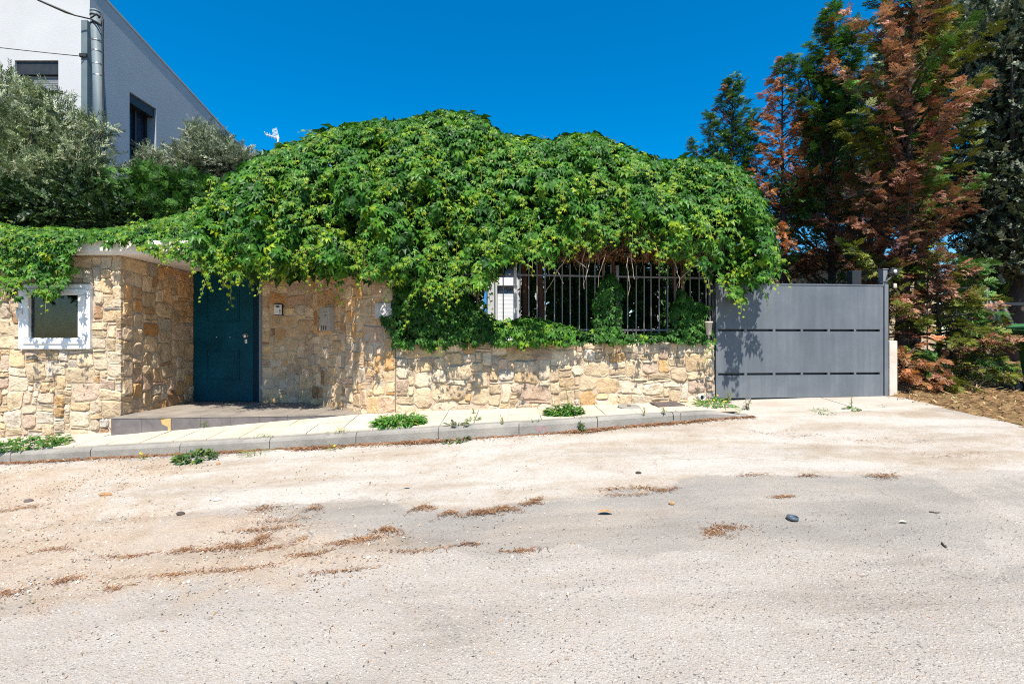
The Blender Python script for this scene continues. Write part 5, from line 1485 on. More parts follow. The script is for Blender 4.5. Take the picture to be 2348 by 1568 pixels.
# ------------------------------------------------------------------ olive and evergreen trees
def twig(seed, n=7, L=.085, w=.011, spread=55):
    r = random.Random(seed); V, T = [], []
    for i in range(n):
        t = .12 + .88 * i / (n - 1)
        for s in (-1, 1):
            a = math.radians(r.uniform(spread - 20, spread + 10)) * s * (1 - .5 * t); d = np.array([math.sin(a), math.cos(a), r.uniform(-.35, .45)]); d /= np.linalg.norm(d)
            p = np.cross(d, [r.uniform(-.5, .5), 0, 1]); p /= np.linalg.norm(p); l = L * r.uniform(.75, 1.15) * 4; ww = w * 4; b = len(V); o = np.array([0, t, 0])
            V.extend([o, o + d * l * .5 + p * ww, o + d * l, o + d * l * .5 - p * ww]); T.extend([(b, b + 1, b + 2), (b, b + 2, b + 3)])
    b = len(V); V.extend([np.array([-.008, 0, 0]), np.array([.008, 0, 0]), np.array([0, 1, 0])]); T.append((b, b + 1, b + 2))
    return np.array(V), np.array(T)
TW_O = [twig(1), twig(2), twig(3)]
TW_B = [twig(4, 6, .075, .026, 60), twig(5, 6, .075, .026, 60)]
def crown_tree(name, label, base, blobs, n, size, cols, tpls, mat, trunk_r=.12, bark='olive_bark', group=None, seed=0, fill=.45, up=.5):
    """blobs: list of (x,y,z,rx,ry,rz): foliage masses; twigs spread through their outer part"""
    r = np.random.default_rng(seed + 500)
    e = empty(name, base, label, 'tree', group)
    vol = np.array([q[3] * q[4] + q[3] * q[5] for q in blobs]); vol = vol / vol.sum()
    bi = r.choice(len(blobs), n, p=vol); Bl = np.array(blobs)
    u = nrm(r.normal(size=(n, 3))); rad = np.clip(1 - np.abs(r.normal(size=(n, 1))) * fill, .1, 1.0) * (1 + .22 * np.clip(lump(u[:, 0] * 1.7 + bi, u[:, 2] * 1.7)[:, None], -1, 1))
    p = Bl[bi, :3] + u * Bl[bi, 3:] * rad
    d = nrm(u + np.array([0, 0, up]) + r.normal(size=(n, 3)) * .5)
    c = np.array(cols)[r.integers(0, len(cols), n)] * r.uniform(.7, 1.3, (n, 1))
    N = nrm(np.array(SUND) * .5 + r.normal(size=(n, 3)))
    w_ = r.integers(0, len(tpls), n)
    for i, t in enumerate(tpls):
        m = w_ == i; scatter('crown', t, p[m], frames(N[m], d[m]), size * r.uniform(.65, 1.25, m.sum()), c[m], MAT[mat], e, 'stuff')
    bm = bmesh.new(); B = Vector(base)
    ctr = Vector(np.average(Bl[:, :3], axis=0, weights=vol)); fork = B.lerp(ctr, .45)
    add_tube(bm, [B, B.lerp(fork, .5) + Vector((.06, 0, 0)), fork], [trunk_r, trunk_r * .85, trunk_r * .7], 10)
    bm_obj('trunk', bm, MAT[bark], e, True)
    bm = bmesh.new()
    for q in blobs:
        for k in range(5):
            t_ = Vector(q[:3]) + Vector((r.normal() * q[3] * .4, r.normal() * q[4] * .4, r.normal() * q[5] * .4 + .1)); mid = fork.lerp(t_, .5) + Vector(r.normal(size=3) * .12)
            add_tube(bm, [fork, mid, t_], [trunk_r * .5, trunk_r * .28, .008], 6, False)
    bm_obj('branches', bm, MAT[bark], e)['kind'] = 'stuff'
    return e
SILV = [(.24, .28, .14), (.14, .19, .075), (.05, .08, .028), (.34, .37, .23), (.055, .085, .028)]
def bl(px, py, Y, rx, rz, ry=None):
    q = P(px, py, Y); return (q.x, q.y, q.z, rx, ry or rx, rz)
crown_tree('olive_tree', 'big silvery olive tree before the white house wall', (P(70, 0, 9.0).x, 8.7, .6),
           [bl(50, 300, 8.3, .80, .70), bl(130, 330, 8.2, .62, .62), bl(-60, 330, 8.3, .9, .9), bl(195, 385, 8.1, .44, .40), bl(40, 400, 8.1, .9, .7), bl(130, 430, 8.0, .8, .48), bl(222, 305, 8.2, .24, .22), bl(15, 205, 8.4, .30, .30), bl(100, 235, 8.3, .35, .25), bl(-150, 380, 8.3, 1.0, 1.1)],
           9500, .165, SILV, TW_O, 'olive_leaf', .16, seed=1, fill=.40)
crown_tree('olive_tree', 'small silvery olive tree in front of the shade toned house side wall', (P(465, 0, 9.6).x, 9.7, .6),
           [bl(480, 350, 9.6, .50, .42), bl(440, 385, 9.5, .50, .30), bl(520, 375, 9.6, .52, .36), bl(460, 320, 9.6, .26, .30), bl(560, 385, 9.6, .4, .26), bl(350, 360, 9.2, .18, .12), bl(345, 395, 9.2, .3, .2)],
           4200, .16, [(.20, .22, .145), (.13, .165, .09), (.26, .28, .20), (.08, .115, .05)], TW_O, 'olive_leaf', .07, seed=2, fill=.4)
crown_tree('shrub_tree', 'dark green feathery bush between the two olive trees', (P(390, 0, 8.2).x, 8.2, .6),
           [bl(330, 430, 8.1, .42, .30), bl(400, 440, 8.1, .52, .36), bl(460, 455, 8.1, .36, .34), bl(360, 480, 8.0, .5, .28), bl(440, 490, 8.0, .5, .2), bl(290, 470, 8.0, .4, .3)],
           3000, .16, [(.035, .10, .012), (.05, .14, .012), (.02, .065, .01)], [SPR[0], SPR[1]], 'cypress_leaf', .06, 'bark', seed=3, fill=.4, up=.9)
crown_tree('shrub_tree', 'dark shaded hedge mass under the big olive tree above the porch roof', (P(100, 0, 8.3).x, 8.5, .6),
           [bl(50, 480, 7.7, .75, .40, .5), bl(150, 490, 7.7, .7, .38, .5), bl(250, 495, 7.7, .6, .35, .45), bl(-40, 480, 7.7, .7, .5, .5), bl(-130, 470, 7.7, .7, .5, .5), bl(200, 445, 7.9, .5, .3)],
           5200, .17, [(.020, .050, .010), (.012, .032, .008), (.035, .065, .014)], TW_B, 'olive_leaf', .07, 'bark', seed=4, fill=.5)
crown_tree('olive_tree', 'grey green olive tree behind the withered conifers', (P(2090, 0, 13.0).x, 13.0, .7),
           [bl(2080, 130, 13, .9, .9), bl(2170, 150, 13, 1.1, 1.2), bl(2050, 190, 13, .6, .6), bl(2200, 40, 13, 1.1, 1.0), bl(2120, 70, 13, .7, .6)], 4600, .22, SILV, TW_O, 'olive_leaf', .14, seed=5, fill=.4)
crown_tree('evergreen_tree', 'tall dark evergreen tree filling the right edge', (P(2330, 0, 11.0).x, 11.2, .7),
           [bl(2300, 80, 11, 1.2, 1.3), bl(2380, 150, 10.6, 1.3, 1.4), bl(2320, 300, 10.8, 1.0, 1.1), bl(2390, 400, 10.5, 1.2, 1.2), bl(2300, 470, 10.8, .8, .8), bl(2350, 560, 10.5, .9, .7), bl(2480, 250, 10.8, 1.4, 2.0), bl(2480, 520, 10.6, 1.4, 1.3), bl(2250, 230, 11.4, .8, 1.0), bl(2240, 420, 11.3, .7, .9), bl(2260, 590, 11.0, .6, .5)],
           10500, .24, [(.075, .095, .05), (.04, .06, .028), (.16, .18, .12), (.025, .04, .018)], TW_B, 'olive_leaf', .2, 'bark', seed=6, fill=.5)
# sunny bushes far behind the fence at the right
for i, (px, lab) in enumerate(((2240, 'sunlit bright green bush behind the dark posts, left one'), (2310, 'sunlit bright green bush behind the dark posts, nearest the bin'))):
    crown_tree('bush', lab, (P(px, 0, 13.5).x, 13.5, .7), [bl(px, 690, 13.5, 1.0, 1.0, .7), bl(px + 10, 640, 13.6, .7, .6, .5)], 1500, .26, [(.10, .20, .03), (.06, .14, .025), (.16, .24, .05)], TW_B, 'olive_leaf', .06, 'bark', seed=7 + i, fill=.5)
# dark mass closing the view behind the garden
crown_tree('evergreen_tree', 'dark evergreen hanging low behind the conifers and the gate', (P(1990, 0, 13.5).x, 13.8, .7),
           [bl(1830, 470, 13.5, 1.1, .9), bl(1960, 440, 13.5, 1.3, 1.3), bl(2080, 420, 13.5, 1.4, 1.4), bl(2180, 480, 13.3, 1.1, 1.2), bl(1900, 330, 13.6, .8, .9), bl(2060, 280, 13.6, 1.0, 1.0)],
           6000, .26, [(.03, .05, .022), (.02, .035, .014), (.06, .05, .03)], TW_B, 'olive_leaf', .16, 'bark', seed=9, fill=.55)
# leaning dark posts of a lean-to frame at the right
DP = empty('timber_frame', P(2280, 780, 9.8), 'dark leaning posts and beam of an old frame behind the bin', 'frame')
for (xa, ya, xb, yb_) in ((2262, 660, 2262, 790), (2268, 690, 2290, 790), (2280, 690, 2300, 790), (2300, 705, 2340, 790)):
    tube('post', [P(xa, ya, 9.8), P(xb, yb_, 9.8)], .05, MAT['dark_metal'], DP)
box('beam', P(2250, 700, 9.8), P(2480, 693, 9.8) + Vector((0, .08, 0)), MAT['dark_metal'], DP)
# ------------------------------------------------------------------ weeds
def lance(w=.16, fold=.05, curl=.25, lobes=False):
    V = [(0, 0, 0), (w, .35, fold), (0, .4, 0), (-w, .35, fold), (w * .8, .7, fold - curl * .3), (0, .72, -curl * .3), (-w * .8, .7, fold - curl * .3), (0, 1, -curl)]
    T = [(0, 2, 1), (0, 3, 2), (1, 2, 5), (1, 5, 4), (3, 5, 2), (3, 6, 5), (4, 5, 7), (6, 7, 5)]
    return np.array(V, float), np.array(T)
LN_B, LN_N, LN_G = lance(.20), lance(.11, .03, .35), lance(.035, .01, .45)
WG = np.array([.055, .165, .022]); WD = np.array([.035, .085, .022]); WY = np.array([.14, .20, .03]); WGR = np.array([.10, .12, .07])
def weed(label, px, py, wpx, hpx, n, tpl, col, size=.75, up=.9, flat=1.0, flowers=0, pos=None, name='weed', Z=None):
    c = hit(px, py) if pos is None else Vector(pos)
    k = c.y / F; R = wpx * k / 2; H = hpx * k
    e = empty(name, c, label, 'weed')
    a = rng.uniform(0, 2 * math.pi, n); rr = np.sqrt(rng.random(n)) * R
    x = c.x + np.cos(a) * rr; y = c.y + np.sin(a) * rr * min(1, .16 / max(R, .01) + .35) * flat
    z = np.array([surf(q, w_) if Z is None else c.z for q, w_ in zip(x, y)])
    out = np.stack([np.cos(a), np.sin(a), np.zeros(n)], -1)
    d = nrm(out * rng.uniform(.3, 1.1, (n, 1)) + np.array([0, 0, 1.]) * up * rng.uniform(.4, 1.3, (n, 1)) + rng.normal(size=(n, 3)) * .35)
    N = nrm(np.array([0, 0, 1.]) + np.array(SUND) * .5 - out * .3 + rng.normal(size=(n, 3)) * .35)
    zz = z + rng.random(n) ** 1.6 * H * .55 * (1 - .5 * rr / max(R, 1e-3))
    colr = np.array(col) * rng.uniform(.6, 1.45, (n, 1)); m = rng.random(n) < .15; colr[m] = WY * rng.uniform(.7, 1.2, (m.sum(), 1))
    scatter('leaves', tpl, np.stack([x, y, zz], -1), frames(N, d), H * size * rng.uniform(.5, 1.15, n), colr, MAT['weed_leaf'], e, 'stuff')
    bm = bmesh.new()
    for q in range(min(8, 2 + n // 20)):
        i = rng.integers(0, n); add_tube(bm, [Vector((x[i], y[i], z[i] - .01)), Vector((x[i] + out[i, 0] * .02, y[i] + out[i, 1] * .02, z[i] + H * .7))], [.004, .002], 4)
    st = bm_obj('stems', bm, MAT['young_stem'], e); st['kind'] = 'stuff'
    for q in range(flowers):
        i = rng.integers(0, n); disc('flower', (x[i], y[i] - .01, z[i] + H * rng.uniform(.5, 1.0)), .013, .008, MAT['flower_yellow'], e, (0, -.4, 1), 8)
    return e
mat_paint('flower_yellow', (.75, .50, .02), .6)
def sprig(label, px, py, hpx, n, tpl, col, lsize, lean=0.0, pos=None, branches=1):
    c = hit(px, py) if pos is None else Vector(pos)
    H = hpx * c.y / F; e = empty('weed', c, label, 'weed')
    bm = bmesh.new(); ps, ds, sz = [], [], []
    for b_ in range(branches):
        az = rng.uniform(0, 6.28); sp = .35 if b_ else .08
        dirv = np.array([math.cos(az) * sp + lean, math.sin(az) * sp, 1.0]); h = H * (1 if b_ == 0 else rng.uniform(.5, .85))
        pts = [np.array(c[:]) + dirv * h * t + np.array([.01 * math.sin(5 * t), 0, 0]) for t in np.linspace(0, 1, 6)]
        add_tube(bm, [Vector(q) for q in pts], list(np.linspace(.005, .002, 6)), 4, False)
        m = max(3, n // branches)
        for i in range(m):
            t = .15 + .85 * i / m; ps.append(np.array(c[:]) + dirv * h * t); a = i * 2.4; ds.append(nrm(np.array([math.cos(a), math.sin(a), rng.uniform(.1, .8)]))); sz.append(lsize * H * (1.1 - .6 * t))
    bm_obj('stem', bm, MAT['young_stem'], e)['kind'] = 'stuff'
    k = len(ps); N = nrm(np.array([0, 0, 1.]) + np.array(SUND) * .6 + rng.normal(size=(k, 3)) * .3)
    scatter('leaves', tpl, np.array(ps), frames(N, np.array(ds)), np.array(sz), np.array(col) * rng.uniform(.6, 1.4, (k, 1)), MAT['weed_leaf'], e, 'stuff')
    return e
weed('low sprawling green weeds along the foot of the left stone wall', 60, 1022, 190, 34, 520, LN_B, WG * .75, .42, .7, flat=.7)
weed('dark broad leaved weed clump in the gutter below the doorstep', 448, 1052, 94, 30, 230, LN_B, WD * 1.1, .5, .7, flat=.6)
weed('lush bright green weed clump on the slabs beside the end of the doorstep', 915, 972, 108, 38, 620, LN_N, WG * 1.15, .55, 1.1, flat=.6)
weed('bushy weed clump around the short grey post', 1293, 950, 84, 42, 560, LN_B, WG * .8, .30, .9, flat=.6)
sprig('tall thin flowering weed standing above the short grey post clump', 1302, 940, 62, 22, LN_N, WG, .16, .0)
sprig('upright leafy weed growing out of the kerb foot', 1332, 990, 34, 40, LN_B, WD * 1.2, .30, 0, None, 4)
weed('flat greyish weed in the gutter before the low wall', 1050, 1002, 52, 17, 60, LN_B, WGR, .9, .4)
weed('weedy patch in the missing slab beside the gate', 1640, 929, 96, 22, 190, LN_N, WG, .8, .8, flowers=4)
sprig('yellow green sorrel standing near the left foot of the gate', 1668, 925, 36, 34, LN_B, WY, .28, 0, None, 5)
sprig('grey green bush weed at the end of the kerb', 1708, 942, 34, 60, LN_N, WGR * .8, .30, .2, None, 7)
sprig('small bright weed at the foot of the low wall', 1455, 921, 20, 36, LN_B, WG, .5, 0, None, 5)
weed('small green tuft at the driveway joint, left one', 1886, 945, 36, 14, 60, LN_G, WG, 1.2, .8)
sprig('thin tall weed at the driveway joint', 1949, 938, 36, 26, LN_B, WG, .16, .05, None, 2)
weed('low leafy base of the tall driveway weed', 1952, 941, 24, 14, 40, LN_B, WG, .8, .7)
weed('flat dry tuft at the right end of the driveway joint', 2040, 935, 34, 8, 50, LN_G, WY * .8, 1.3, .4)
p_ = hit(470, 982); sprig('feathery weed growing against the doorstep riser', 470, 980, 24, 40, LN_G, WG, .5, 0, None, 6)
weed('tiny weed on the slabs under the hanging ivy', 1086, 962, 26, 14, 26, LN_N, WG, .9, .8)
sprig('little weed at the wall foot under the hanging ivy', 1085, 948, 14, 16, LN_B, WG, .5, 0, None, 3)
weed('straggly grass in the gutter left of the middle', 588, 1038, 60, 14, 90, LN_G, WY, 1.3, .7)
weed('sparse dry grass in the gutter under the doorstep end', 775, 1020, 46, 14, 60, LN_G, WY * .9, 1.3, .7, flowers=2)
sprig('dry thin weed before the kerb, left of the pink paint mark', 1150, 996, 22, 16, LN_N, WGR, .25, 0, None, 4)
sprig('tiny green weed at the kerb foot near the driveway', 1521, 972, 18, 18, LN_B, WG, .4, .1, None, 3)
sprig('bare forked weed at the kerb foot near the driveway', 1475, 972, 22, 10, LN_G, WG, .3, 0, None, 4)
weed('tiny tuft on top of the kerb joint', 1350, 968, 40, 8, 40, LN_G, WY, 1.2, .5)
weed('single yellow flowered weed in the left gutter', 322, 1052, 14, 14, 12, LN_N, WY, .8, .8, flowers=2)
weed('little tuft at the slab edge above the pink paint mark', 1228, 966, 16, 9, 14, LN_N, WG, .9, .8)
weed('thin tufts between the slabs near the gate', 1560, 947, 50, 6, 40, LN_G, WY, 1.2, .5)
weed('green ground weed on the straw verge, first from the gate', 2110, 908, 40, 12, 60, LN_N, WG, .9, .6)
weed('green ground weed in the middle of the straw verge', 2190, 915, 60, 14, 90, LN_N, WGR, .9, .6)

# ------------------------------------------------------------------ litter: needles, straw, gravel
def needle_tpl():
    V = [(-.05, 0, 0), (.05, 0, 0), (.05, .5, .07), (-.05, .5, .07), (.0, 1, 0)]; T = [(0, 1, 2), (0, 2, 3), (3, 2, 4)]
    return np.array(V, float), np.array(T)
NDL = needle_tpl()
def chip_tpl(seed):
    r = np.random.default_rng(seed); v = np.array([(1, 0, 0), (-1, 0, 0), (0, 1, 0), (0, -1, 0), (0, 0, .6), (0, 0, -.6)], float) * r.uniform(.6, 1.2, (6, 3)) + r.normal(size=(6, 3)) * .1
    T = [(0, 2, 4), (2, 1, 4), (1, 3, 4), (3, 0, 4), (2, 0, 5), (1, 2, 5), (3, 1, 5), (0, 3, 5)]
    return v, np.array(T)
def lay(name, label, x, y, size, cols, tpl, mat='dry_litter', lift=.004, tilt=.25, cat='litter', zf=None, dirs=None):
    n = len(x); z = np.array([(surf(a, b_) if zf is None else zf(a, b_)) for a, b_ in zip(x, y)]) + lift + rng.random(n) * lift
    if dirs is None: a = rng.uniform(0, 6.28, n); d = np.stack([np.cos(a), np.sin(a), rng.normal(size=n) * tilt], -1)
    else: d = dirs
    N = np.array([0, 0, 1.]) + rng.normal(size=(n, 3)) * tilt
    c = np.array(cols)[rng.integers(0, len(cols), n)] * rng.uniform(.65, 1.35, (n, 1))
    o = scatter(name, tpl, np.stack([x, y, z], -1), frames(N, d), size * rng.uniform(.5, 1.4, n), c, MAT[mat], None, 'stuff')
    return tag(o, label, cat)
RED = [(.24, .105, .05), (.17, .07, .035), (.32, .18, .09), (.12, .06, .035), (.40, .27, .15)]
hx_ = np.arange(-6.6, 3.15, .04); hw = np.clip(.05 + .03 * nz_(hx_ * 1.3, hx_ * 0), .012, .1) * np.interp(hx_, [-6.6, -3, -1.5, 3], [.55, .7, 1.1, 1.1])
TT_, XX_ = np.meshgrid(np.linspace(0, 1, 7), hx_, indexing='ij')
YY_ = YK(XX_) + .004 - TT_ * hw[None, :] * (1 + .3 * nz2(XX_ * 3, TT_)); ZZ_ = hroad(XX_, YY_) + .020 * (1 - TT_) ** 1.3 * (1 + .5 * nz2(XX_ * 2, YY_ * 2)) - .004 * (TT_ > .95) + .003
mat_paint('needle_heap', (.17, .085, .045), .95, 0, .6, 40, .9, (.26, .16, .09), 120)
tag(grid_mesh('needle_heap', XX_, YY_, ZZ_, MAT['needle_heap'], kind='stuff'), 'low bank of brown needles lying in the gutter along the kerb', 'litter')
n = 9000
gx = rng.uniform(-6.6, 3.1, n); dens_ = np.clip(.55 + .5 * nz_(gx * 1.3, gx * 0), .1, 1) * np.interp(gx, [-6.6, -3, -1.5, 3], [.35, .5, 1, 1]); k = rng.random(n) < dens_; gx = gx[k]
gy = YK(gx) - .005 - np.abs(rng.normal(size=len(gx))) * .045
lay('needle_litter', 'strip of reddish dry needles swept along the kerb foot', gx, gy, .050, RED, NDL, lift=.009, tilt=.25)
cl = [(970, 1166, 34, 6, 110), (1030, 1178, 26, 5, 80), (1100, 1175, 44, 6, 150), (1150, 1168, 50, 6, 190), (1215, 1155, 32, 4, 80), (1228, 1148, 18, 3, 40), (885, 1216, 40, 6, 120), (840, 1236, 44, 5, 90), (790, 1245, 50, 5, 110),
      (690, 1240, 16, 9, 90), (600, 1168, 42, 7, 90), (640, 1195, 80, 4, 60), (720, 1166, 26, 5, 60), (600, 1215, 90, 5, 120), (560, 1250, 70, 8, 160), (640, 1258, 60, 6, 110), (600, 1235, 24, 12, 100), (700, 1275, 70, 5, 100),
      (480, 1262, 70, 5, 90), (420, 1262, 24, 7, 60), (300, 1275, 90, 5, 80), (120, 1262, 60, 5, 60), (150, 1330, 36, 9, 70), (540, 1308, 120, 5, 90), (380, 1320, 120, 4, 70), (60, 1165, 50, 5, 70), (15, 1172, 30, 4, 40),
      (1470, 1120, 40, 4, 60), (1520, 1124, 46, 4, 90), (1440, 1135, 60, 3, 50), (1395, 1122, 50, 4, 50), (1795, 1140, 30, 3, 70), (1855, 1090, 34, 4, 60), (2025, 1091, 46, 6, 130), (1725, 1090, 46, 4, 50), (1660, 1212, 60, 8, 110), (1640, 1225, 36, 7, 70),
      (1075, 1250, 40, 4, 30), (1190, 1265, 60, 4, 60), (960, 1262, 90, 5, 60), (270, 1350, 50, 8, 60), (20, 1360, 40, 7, 50), (780, 1310, 90, 4, 60), (1940, 1012, 70, 5, 60), (1850, 1000, 60, 4, 40), (2090, 1010, 90, 6, 50), (2200, 1045, 90, 6, 50), (1780, 990, 70, 4, 40)]
cxs, cys = [], []
for (px, py, wx, wy, k) in cl:
    k = int(k * 2.6)
    c = hit(px, py); s_ = c.y / F; depth = wy * c.y * c.y / F / 1.3
    tt_ = rng.normal(size=k); bend = rng.uniform(-.5, .5); cxs.append(c.x + tt_ * wx * s_ * .48 + rng.normal(size=k) * .01); cys.append(c.y + (tt_ ** 2 - .6) * bend * depth * .9 + rng.normal(size=k) * depth * (.25 + .35 * rng.random(k)) + (cxs[-1] - c.x) * .06)
lay('needle_litter', 'scattered clusters of reddish brown dry needles on the road', np.concatenate(cxs), np.concatenate(cys), .032, RED, NDL, lift=.0035, tilt=.08)
n = 2200; gx = rng.uniform(-6, 5.5, n); gy = rng.uniform(1.9, 5.9, n); k = gy < YK(gx) - .1
lay('leaf_litter', 'sparse dry leaf bits and twigs strewn over the road', gx[k], gy[k], .024, RED + [(.5, .36, .2), (.09, .07, .06)], NDL, lift=.003, tilt=.08)
# gravel of the dirty left part
n = 9000; gx = rng.uniform(-7, .5, n); gy = rng.uniform(2.2, 5.6, n); k = (poly_sd(gx, gy, DIRT) > -.1) | (rng.random(n) < .10); gx, gy = gx[k], gy[k]
lay('gravel', 'pale loose gravel strewn over the dirty left side of the road', gx, gy, .0085, [(.50, .42, .33), (.40, .33, .26), (.56, .50, .43), (.22, .19, .17), (.36, .24, .14)], chip_tpl(1), 'pebble_col', .002, .5, 'gravel')
n = 2600; gx = rng.uniform(-4.5, 5.5, n); gy = rng.uniform(1.6, 3.6, n)
lay('gravel', 'tiny stone chips on the worn asphalt in the foreground', gx, gy, .0048, [(.07, .075, .08), (.11, .11, .11), (.5, .45, .4), (.16, .13, .10)], chip_tpl(2), 'pebble_col', .001, .5, 'gravel')
# straw on the verge
n = 9000; gx = rng.uniform(4.8, 9.5, n); gy = rng.uniform(4.2, 9.2, n); k = poly_sd(gx, gy, vpoly) > -.06 - .25 * rng.random(n) ** 4; gx, gy = gx[k], gy[k]
lay('straw', 'dry yellow straw and brown needles covering the verge right of the gate', gx, gy, .095, [(.40, .27, .13), (.30, .18, .08), (.22, .11, .05), (.46, .35, .19), (.13, .065, .035), (.12, .12, .04)], NDL, lift=.012, tilt=.35, cat='straw', zf=lambda a, b_: float(hverge(a, b_)))
n = 420; gx = rng.uniform(5.9, 8.6, n); gy = rng.uniform(7.6, 8.6, n); d = np.stack([rng.normal(size=n) * .6, rng.normal(size=n) * .4, np.abs(rng.normal(size=n)) * .6 + .15], -1)
lay('dry_brush', 'tangle of pale dry stems at the back of the verge before the bushes', gx, gy, .30, [(.34, .25, .14), (.22, .15, .08), (.40, .34, .25)], (NDL[0] * np.array([.35, 1, .6]), NDL[1]), lift=.01, tilt=.4, cat='brush', zf=lambda a, b_: float(hverge(a, b_)), dirs=d)

# ------------------------------------------------------------------ single small things on the ground
def rock(name, label, cat, px, py, wpx, col_mat, flat=.45, seed=0, asp=.6, pos=None):
    c = hit(px, py); w_ = wpx * c.y / F / 2; r = random.Random(seed)
    bm = bmesh.new(); bmesh.ops.create_icosphere(bm, subdivisions=2, radius=1.0)
    a = r.uniform(-.5, .5)
    nzr = Noise(seed + 60, 3, 6, .2, .6)
    for v in bm.verts:
        k = 1 + .22 * float(nzr(v.co.x, v.co.y, v.co.z)); x, y, z = v.co * k * w_
        v.co = Vector((c.x + x * math.cos(a) - y * asp * math.sin(a), c.y + x * math.sin(a) + y * asp * math.cos(a), c.z + z * flat + w_ * flat * .55))
    o = bm_obj(name, bm, MAT[col_mat]); return tag(o, label, cat)
mat_paint('white_stone', (.62, .58, .52), .85, 0, .2, 40, .4)
rock('bark_chip', 'flat orange brown bark chip lying on the left of the road', 'bark', 240, 1136, 38, 'wood_chip', .22, 1, .45)
rock('stone', 'small white broken stone on the left of the road', 'stone', 497, 1149, 17, 'white_stone', .6, 2)
rock('pine_cone', 'dark brown pine cone lying by the needle streaks', 'cone', 414, 1181, 22, 'bark', .55, 3)
rock('stone', 'dark flat pebble near the left edge of the road', 'stone', 65, 1150, 22, 'manhole_iron', .35, 4)
rock('stone', 'pale round pebble on the grey asphalt patch', 'stone', 845, 1280, 9, 'white_stone', .8, 5)
rock('stone', 'small tan pebble below the left gutter', 'stone', 500, 1065, 10, 'wood_chip', .7, 6)
rock('wood_chip', 'short dark wood piece on the pale concrete strip', 'wood', 1463, 1087, 14, 'bark', .5, 7, .4)
rock('stone', 'brown pebble on the asphalt patch above the blue cap', 'stone', 1540, 1158, 12, 'wood_chip', .7, 8)
def curled_leaf(label, px, py, wpx, mat='wood_chip', seed=0):
    c = hit(px, py); w_ = wpx * c.y / F; bm = bmesh.new(); r = random.Random(seed); rows_ = []
    for i in range(7):
        t = i / 6; wd = .22 * math.sin(math.pi * (t * .92 + .04)) + .01
        rows_.append([bm.verts.new((c.x + (t - .5) * w_, c.y + s * wd * w_, c.z + .012 + (.10 * math.sin(math.pi * t) + .35 * abs(s) * wd) * w_ * .9)) for s in (-1, 0, 1)])
    for a, b_ in zip(rows_[:-1], rows_[1:]):
        for k in range(2): bm.faces.new((a[k], a[k + 1], b_[k + 1], b_[k]))
    return tag(bm_obj('dry_leaf', bm, MAT[mat]), label, 'leaf')
curled_leaf('curled tan dry leaf in the middle of the asphalt patch', 1388, 1179, 34)
curled_leaf('thin yellow dry leaf right of the blue cap', 2072, 1918 / 1.5945, 20, 'tile_cream', 1)
curled_leaf('brown curled leaf on the concrete before the left gutter', 1165 * .8, 1118, 16, 'wood_chip', 2)
def stick(label, pts, r_=.006):
    ps = [hit(x, y) + Vector((0, 0, r_ * .9)) for x, y in pts]
    return tag(tube('twig', ps, [r_, r_ * .9, r_ * .6][:len(ps)] if len(ps) <= 3 else r_, MAT['bark'], None, 5), label, 'twig')
stick('short dark twig on the worn asphalt at the right', [(2160, 1247), (2166, 1254), (2170, 1259)])
stick('thin brown twig on the asphalt left of the middle', [(1050, 1254), (1072, 1248), (1092, 1247)], .005)
stick('tiny twig on the right side of the asphalt patch', [(2130, 1174), (2145, 1176), (2156, 1176)], .004)
c = hit(1817, 1191)
k_ = c.y / F
CP = empty('bottle_cap', c, 'blue grey plastic ring cap lying on the asphalt patch', 'cap')
disc('rim', c + Vector((0, 0, .002)), 12.5 * k_, .03, MAT['blue_grey_plastic'], CP, (.05, -.05, 1), 20, [(12.3 * k_, 0), (12.6 * k_, .010), (12.2 * k_, .022), (11.0 * k_, .023), (10.6 * k_, .020), (10.4 * k_, .004), (9 * k_, .003)])
disc('inside', c + Vector((0, 0, .004)), 10.4 * k_, .004, MAT['black_plastic'], CP, (0, 0, 1), 20)  # black disc added to darken the hollow of the cap
# short post, drain outlet, covers, pot
c = hit(1267, 930)
SPst = empty('short_post', c, 'short square grey metal stub post at the foot of the low wall', 'post')
box('shaft', (c.x - .030, c.y - .03, c.z - .03), (c.x + .030, c.y + .03, c.z + .205), MAT['post_grey'], SPst, 0.004)
box('cap', (c.x - .032, c.y - .032, c.z + .206), (c.x + .032, c.y + .032, c.z + .212), MAT['rail_post'], SPst, 0.002)
c = P(1607, 911, 7.045)
DPp = empty('drain_outlet', c, 'round black drain outlet in the low wall beside the gate', 'pipe')
disc('pipe_ring', c + Vector((0, .06, 0)), .05, .10, MAT['pipe_white'], DPp, (.15, -1, 0), 20, [(.046, 0), (.046, .095), (.036, .095), (.036, .01), (.001, .01)])
disc('dark_bore', c + Vector((0, .035, 0)), .035, .03, MAT['black_plastic'], DPp, (.15, -1, 0), 16)  # black disc stands in for the unlit inside of the pipe
c = hit(1530, 929)
MH = empty('inspection_cover', c, 'dark rectangular iron inspection cover lying on the slabs near the gate', 'cover')
Mm = Matrix.Translation(c + Vector((0, 0, .012))) @ Matrix.Rotation(math.radians(8), 4, 'Z') @ Matrix.Rotation(math.radians(3), 4, 'X')
box('plate', (-.20, -.13, -.008), (.20, .13, .012), MAT['manhole_iron'], MH, 0.004, Mm)
for k in range(5): box('rib', (-.17 + k * .075, -.11, .0125), (-.13 + k * .075, .11, .016), MAT['manhole_iron'], MH, 0, Mm)
c = hit(1442, 934)
RC = empty('round_cover', c, 'thin round metal lid tilted on the slabs by the low wall', 'cover')
disc('lid', c + Vector((0, 0, .005)), .15, .014, MAT['kerb_concrete'], RC, (.02, -.10, 1), 24)
disc('lid_boss', c + Vector((0, -.002, .02)), .03, .008, MAT['rust'], RC, (.02, -.10, 1), 12)
